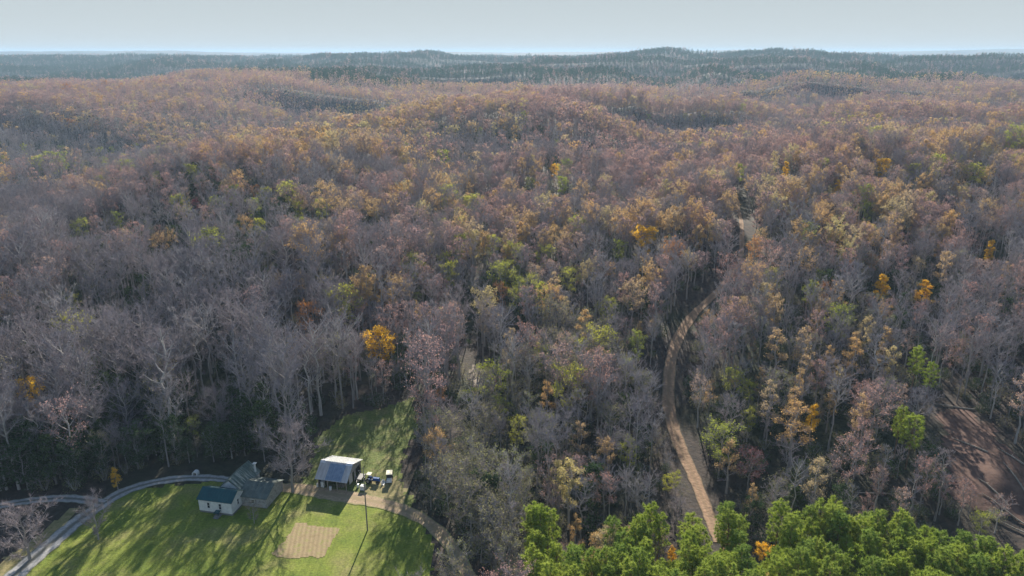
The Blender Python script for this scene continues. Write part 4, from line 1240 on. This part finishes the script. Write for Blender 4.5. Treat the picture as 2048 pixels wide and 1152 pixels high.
b = MB(); b.box((SW + .03, 4.4, 1.5), (.06, .8, 2.4)); b.build('door_board', M['grey_board'], shed)
def shz(y): return 2.8 + (y) * (5.0 - 2.8) / SF if y < SF else 5.0 - (y - SF) * 1.55 / (SB - SF)
def roofq(x0, x1, y0, y1, up=0.0):
    return [(x0, y0, shz(y0) + up), (x1, y0, shz(y0) + up), (x1, y1, shz(y1 - 1e-6 if y1 == SF else y1) + up), (x0, y1, shz(y1 - 1e-6 if y1 == SF else y1) + up)]
b = MB(); b.slab(roofq(-.5, SW + .45, -.5, SF, .06), .06)
for i in range(15):
    x_ = -.45 + i * .52; b.tube([(x_, -.5, shz(-.5) + .08), (x_, SF, 5.08)], [.022, .022], 4)
fr = b.build('front_roof', M['tin'], shed)
b = MB(); b.slab(roofq(1.9, 5.6, -.42, SF - .35, .10), .03); b.build('blue_panel', M['blue_tin'], fr)
b = MB(); b.slab([(-.5, SF + .004, 5.06), (SW + .45, SF + .004, 5.06), (SW + .45, SB + .4, 3.33), (-.5, SB + .4, 3.33)], .06)
for i in range(15):
    x_ = -.45 + i * .52; b.tube([(x_, SF, 5.08), (x_, SB + .4, 3.36)], [.022, .022], 4)
rr_ = b.build('rear_roof', M['rear_tin'], shed)
for x0_, x1_ in ((-.48, .75), (5.5, 7.0)):
    b = MB(); b.slab([(x0_, SF - .45, shz(SF - .45) + .12), (x1_, SF - .45, shz(SF - .45) + .12), (x1_, SF - .02, 5.13), (x0_, SF - .02, 5.13)], .03)
    b.slab([(x0_, SF - .015, 5.13), (x1_, SF - .015, 5.13), (x1_, SF + 1.1, 4.77), (x0_, SF + 1.1, 4.77)], .03)
    b.build('ridge_cap', M['bright_tin'], fr)
# stored things just inside the shed
def loc(o, lx, ly, lz=0.0):
    v = Matrix.Rotation(o.rotation_euler[2], 3, 'Z') @ Vector((lx, ly, lz)); return (o.location[0] + v.x, o.location[1] + v.y, lz)
def lathe(prof_, n=14):
    b = MB()
    for i, (r, z) in enumerate(prof_):
        for k_ in range(n):
            a = 2 * math.pi * k_ / n; b.v.append((r * math.cos(a), r * math.sin(a), z))
    for i in range(len(prof_) - 1):
        for k_ in range(n):
            a = i * n + k_; c = i * n + (k_ + 1) % n
            b.f.append((a, c, c + n, a + n)); b.m.append(0)
    b.f.append(tuple(range(n))[::-1]); b.m.append(0)
    b.f.append(tuple((len(prof_) - 1) * n + k_ for k_ in range(n))); b.m.append(0)
    return b
d_ = lathe([(.28, 0), (.3, .03), (.3, .3), (.315, .32), (.3, .34), (.3, .6), (.315, .62), (.3, .64), (.3, .88), (.28, .9)]).build('barrel', M['white'], None, True, loc(shed, 2.95, -.15))
tag(d_, 'white barrel standing at the open front of the shed', 'barrel')
fz = empty('old_freezer', loc(shed, .75, .7), SR, label='white upright cabinet inside the left end of the shed', cat='cabinet')
b = MB(); b.box((0, 0, .7), (.75, .6, 1.3)); b.box((0, 0, .03), (.65, .5, .06)); b.build('body', M['white'], fz)
b = MB(); b.box((0, -.34, .7), (.71, .06, 1.24)); dd_ = b.build('door', M['white'], fz)
b = MB(); b.box((.28, -.39, .8), (.04, .04, .4)); b.build('handle', M['steel'], dd_)
d_ = lathe([(.2, 0), (.22, .05), (.22, .75), (.12, .9), (.1, 1.0)]).build('gas_cylinder', M['white'], None, True, loc(shed, -.35, .3))
tag(d_, 'pale upright tank beside the left front post of the shed', 'tank')
# stack of timber inside
b = MB()
rt = random.Random(3)
for i in range(5):
    for j in range(4):
        b.box((4.1 + i * .28 + rt.uniform(-.03, .03), 3 + rt.uniform(-.2, .2), .12 + j * .2), (.2, 3.6, .15))
lp = b.build('lumber_stack', M['wood'], None, loc=loc(shed, 0, 0), rz=SR); tag(lp, 'stack of grey boards lying inside the shed', 'lumber')

def wheel(parent, x, y, r, w, name='wheel'):
    b = MB(); n = 14
    for sgn in (0,):
        vs = []
        for yy, rr2 in ((-w / 2, r * .86), (-w * .36, r), (w * .36, r), (w / 2, r * .86)):
            for k_ in range(n):
                a = 2 * math.pi * k_ / n; vs.append((x + yy, y + rr2 * math.cos(a), r + rr2 * math.sin(a)))
        fs = []
        for i in range(3):
            for k_ in range(n):
                a = i * n + k_; c = i * n + (k_ + 1) % n; fs.append((a, c, c + n, a + n))
        fs += [tuple(range(n))[::-1], tuple(3 * n + k_ for k_ in range(n))]
        b.add(vs, fs)
    wh = b.build(name, M['black'], parent)
    h = MB(); s = 1 if x > 0 else -1
    vs = []
    for k_ in range(10):
        a = 2 * math.pi * k_ / 10; vs.append((x + s * (w / 2 + .01), y + r * .5 * math.cos(a), r + r * .5 * math.sin(a)))
    vs.append((x + s * (w / 2 + .05), y, r))
    h.add(vs, [(k_, (k_ + 1) % 10, 10) if s > 0 else ((k_ + 1) % 10, k_, 10) for k_ in range(10)]); h.build('hub', M['steel'], wh)
    return wh

# utility cart facing the camera
x, y = at(779, 962)
ca = empty('utility_cart', (x, y, 0), R(6), label='small utility cart with cream roof and white bonnet right of the shed', cat='utility cart')
def taper(b, x0, x1, y0, y1, z0, z1, tx=.0, ty0=0., ty1=0.):
    b.add([(x0, y0, z0), (x1, y0, z0), (x1, y1, z0), (x0, y1, z0), (x0 + tx, y0 + ty0, z1), (x1 - tx, y0 + ty0, z1), (x1 - tx, y1 - ty1, z1), (x0 + tx, y1 - ty1, z1)],
          [(3, 2, 1, 0), (4, 5, 6, 7), (0, 1, 5, 4), (1, 2, 6, 5), (2, 3, 7, 6), (3, 0, 4, 7)])
b = MB(); taper(b, -.65, .65, -.7, 1.55, .32, .62, .03, 0, .05); b.build('chassis', M['black'], ca)
b = MB(); taper(b, -.62, .62, -1.25, -.35, .35, .98, .1, .28, 0); b.build('bonnet', M['white'], ca)
b = MB(); taper(b, -.66, .66, .45, 1.75, .62, 1.0, -.03, -.03, -.03); b.build('cargo_bed', M['black'], ca)
b = MB(); taper(b, -.5, .5, .0, .5, .62, .92, .02, 0, 0); taper(b, -.5, .5, .42, .55, .93, 1.4, .03, .03, 0); b.build('seat', M['black'], ca)
for px_, py_ in ((-.6, -.38), (.6, -.38), (-.6, .6), (.6, .6)):
    b = MB(); b.tube([(px_, py_, .62), (px_ * .95, py_ + (.12 if py_ < 0 else 0), 1.88)], [.03, .03], 6); b.build('roof_post', M['black'], ca)
b = MB(); taper(b, -.68, .68, -.52, 1.35, 1.88, 1.98, .06, .06, .06); taper(b, -.4, .4, -.2, 1.0, 1.982, 2.02, .04, .04, .04); b.build('roof', M['cream'], ca)
b = MB(); b.slab([(-.56, -.42, 1.0), (.56, -.42, 1.0), (.54, -.3, 1.86), (-.54, -.3, 1.86)], .02); b.build('windscreen', M['dark'], ca)
for wx, wy in ((-.6, -.75), (.6, -.75), (-.6, 1.15), (.6, 1.15)): wheel(ca, wx, wy, .31, .24)
for sx_ in (-.36, .36):
    b = MB(); b.box((sx_, -1.22, .72), (.22, .06, .12)); b.build('headlight', M['bright_tin'], ca)

# blue tractor beside the shed, lying along the wall side
x, y = at(745, 965)
tr = empty('tractor', (x, y, 0), R(78), label='blue farm tractor with a pale canopy beside the right end of the shed', cat='tractor')
b = MB(); taper(b, -.32, .32, -1.75, -.25, .75, 1.3, .05, .12, 0); b.build('bonnet', M['blue'], tr)
b = MB(); taper(b, -.22, .22, -1.7, 1.1, .45, .78, 0, .1, 0); b.build('chassis', M['steel'], tr)
b = MB(); taper(b, -.72, -.36, .2, 1.25, .9, 1.2, .04, .2, .2); taper(b, .36, .72, .2, 1.25, .9, 1.2, .04, .2, .2); b.build('mudguard', M['blue'], tr)
b = MB(); taper(b, -.26, .26, .45, .95, .8, .98, .02, 0, 0); taper(b, -.26, .26, .88, 1.0, .98, 1.4, .03, 0, 0); b.build('seat', M['black'], tr)
b = MB(); b.tube([(0, -.2, 1.2), (0, .15, 1.45)], [.025, .025], 6); b.tube([(-.2, .15, 1.45), (.2, .15, 1.45)], [.02, .02], 6); b.build('steering_wheel', M['black'], tr)
for px_ in (-.4, .4):
    b = MB(); b.tube([(px_, 1.05, .9), (px_, 1.0, 2.15)], [.035, .035], 6); b.build('roll_bar', M['black'], tr)
b = MB(); taper(b, -.6, .6, .1, 1.2, 2.12, 2.2, .05, .05, .05); b.build('canopy', M['cream'], tr)
b = MB(); b.tube([(.12, -1.1, 1.28), (.12, -1.1, 1.85)], [.03, .03], 6); b.build('exhaust', M['steel'], tr)
for wx in (-.62, .62): wheel(tr, wx, .75, .62, .34, 'rear_wheel')
for wx in (-.5, .5): wheel(tr, wx, -1.3, .36, .2, 'front_wheel')
b = MB()
for wx in (-.34, .34):
    b.tube([(wx, .1, 1.0), (wx, -1.7, .95), (wx, -2.35, .4)], [.05, .05, .05], 5)
b.build('loader_arm', M['blue'], tr)
b = MB(); b.slab([(-.7, -2.3, .75), (.7, -2.3, .75), (.7, -2.42, .15), (-.7, -2.42, .15)], .05); b.slab([(-.7, -2.85, .12), (.7, -2.85, .12), (.7, -2.4, .14), (-.7, -2.4, .14)], .05)
for wx in (-.7, .7): b.slab([(wx, -2.82, .1), (wx, -2.4, .12), (wx, -2.32, .75), (wx, -2.5, .6)], .04)
b.build('bucket', M['white'], tr)

# dark flat trailer between shed and tractor
x, y = at(722, 958)
tl = empty('flat_trailer', (x, y, 0), R(-14), label='dark flat trailer standing between the shed wall and the blue tractor', cat='trailer')
b = MB(); b.box((0, 0, .6), (1.5, 2.3, .12)); b.box((-.72, 0, .75), (.06, 2.3, .3)); b.box((.72, 0, .75), (.06, 2.3, .3)); b.build('deck', M['steel'], tl)
b = MB(); b.tube([(-.4, -1.1, .55), (0, -2.2, .45)], [.05, .05], 5); b.tube([(.4, -1.1, .55), (0, -2.2, .45)], [.05, .05], 5); b.build('drawbar', M['steel'], tl)
for wx in (-.86, .86): wheel(tl, wx, .1, .34, .2)
d_ = lathe([(.26, 0), (.28, .05), (.28, .8), (.2, .86)]).build('barrel', M['bright_tin'], None, True, at(716, 975) + (0,)); tag(d_, 'pale grey barrel at the right rear corner of the shed', 'barrel')
bx = empty('water_tank', at(726, 979) + (0,), R(-10), label='pale square tank standing on the grass at the right corner of the shed', cat='tank')
b = MB(); taper(b, -.5, .5, -.5, .5, .14, 1.05, .03, .03, .03); b.build('body', M['white_board'], bx)
b = MB(); b.box((0, 0, .07), (1.1, 1.1, .12)); b.build('pallet', M['wood'], bx)

# tall pole on the lawn
x, y = at(735, 1061)
po = empty('utility_pole', (x, y, 0), 0, label='tall thin utility pole standing on the lawn in front of the shed', cat='utility pole')
b = MB(); b.tube([(0, 0, -.5), (0, 0, 7), (0, 0, 14.3)], [.15, .12, .08], 10); b.build('pole_shaft', M['wood'], po)
b = MB(); b.tube([(0, .0, 13.2), (-.7, 0, 13.5)], [.03, .03], 5); b.tube([(-.7, 0, 13.5), (-.95, 0, 13.42)], [.1, .13], 8); b.build('lamp_arm', M['steel'], po)
b = MB(); b.tube([(.17, 0, 11.2), (.17, 0, 12.1)], [.12, .12], 8); b.build('insulator_can', M['steel'], po)

# felled stems beside the cleared bank and pale debris in the wood
rl = random.Random(11)
for i, (px_, py_, L, a) in enumerate([(2010, 1010, 9, 130), (1985, 985, 7, 120), (2030, 960, 8, 100), (2040, 1040, 10, 140), (1905, 832, 9, 150), (1760, 980, 11, 175), (2020, 925, 6, 125), (1935, 905, 8, 128)]):
    x, y = at(px_, py_, 3); z = hz(x, y)
    a = R(a + rl.uniform(-10, 10))
    pts = []
    for k_ in range(5):
        t = k_ / 4 - .5; xx, yy = x + math.cos(a) * L * t, y + math.sin(a) * L * t
        pts.append((xx - x, yy - y, hz(xx, yy) - z + .22 + rl.uniform(-.04, .06)))
    b = MB(); b.tube(pts, [.2, .17, .15, .12, .06], 7)
    for s_ in (1, 2, 3):
        p = Vector(pts[s_]); b.tube([p, p + Vector((rl.uniform(-1, 1), rl.uniform(-1, 1), .6))], [.06, .02], 4)
    q = b.build('fallen_log', M['pale_log'], None, loc=(x, y, z))
    tag(q, ['pale fallen stem lying low on the right rim of the cleared bank', 'pale fallen stem just left of the low rim stem on the cleared bank', 'fallen stem high on the right rim of the cleared bank',
            'longest fallen stem at the lower right rim of the cleared bank', 'fallen stem at the shaded top of the cleared bank', 'long fallen trunk behind the right half of the pine stand',
            'short fallen stem at the upper right rim of the cleared bank', 'fallen stem across the middle of the cleared bank'][i], 'log')
for i, (px_, py_, s_, lab) in enumerate([(978, 768, 1.3, 'large pale boulder standing in the creek clearing'), (972, 782, .7, 'small pale boulder below the large one in the creek clearing'),
                                         (984, 462, 1.5, 'white boulder showing in the middle of the centre slope'), (1042, 446, 1.1, 'small white boulder right of the other on the centre slope'), (1088, 480, 1.3, 'pale boulder on the centre slope above the creek')]):
    x, y, z = stand(px_, py_, .6)
    b = MB(); rb = random.Random(i)
    nlat, nlon = 6, 9
    vs = []
    for a_ in range(1, nlat):
        for c_ in range(nlon):
            th = math.pi * a_ / nlat; ph = 2 * math.pi * c_ / nlon; r_ = s_ * (1 + rb.uniform(-.18, .18))
            vs.append((r_ * math.sin(th) * math.cos(ph), r_ * .8 * math.sin(th) * math.sin(ph), r_ * .8 * math.cos(th) + s_ * .4))
    vs += [(0, 0, s_ * 1.2), (0, 0, -s_ * .4)]
    fs = []
    for a_ in range(nlat - 2):
        for c_ in range(nlon):
            p0 = a_ * nlon + c_; p1 = a_ * nlon + (c_ + 1) % nlon; fs.append((p0, p0 + nlon, p1 + nlon, p1))
    t_ = len(vs) - 2
    fs += [(t_, c_, (c_ + 1) % nlon) for c_ in range(nlon)] + [(t_ + 1, (nlat - 2) * nlon + (c_ + 1) % nlon, (nlat - 2) * nlon + c_) for c_ in range(nlon)]
    b.add(vs, fs)
    q = b.build('boulder', M['water'], None, loc=(x, y, z)); tag(q, lab, 'boulder')

# ------------------------------------------------------------------ haze: one closed box of air
b = MB()
zb, zt = float(GZ.min()) - 1.5, max(135.0, float(GZ.max()) + 5)
b.box((0, 12000, (zb + zt) / 2), (66000, 27000, zt - zb))
hm = bpy.data.materials.new('haze'); hm.use_nodes = True
n = hm.node_tree
for q in list(n.nodes): n.nodes.remove(q)
ho = n.nodes.new('ShaderNodeOutputMaterial'); pv = n.nodes.new('ShaderNodeVolumePrincipled')
pv.inputs['Color'].default_value = (.52, .74, .98, 1)
pv.inputs['Density'].default_value = HAZE_D
pv.inputs['Anisotropy'].default_value = .1
n.links.new(pv.outputs[0], ho.inputs['Volume'])
tag(b.build('haze', hm), 'thin blue haze lying over the hills', 'haze', kind='stuff')
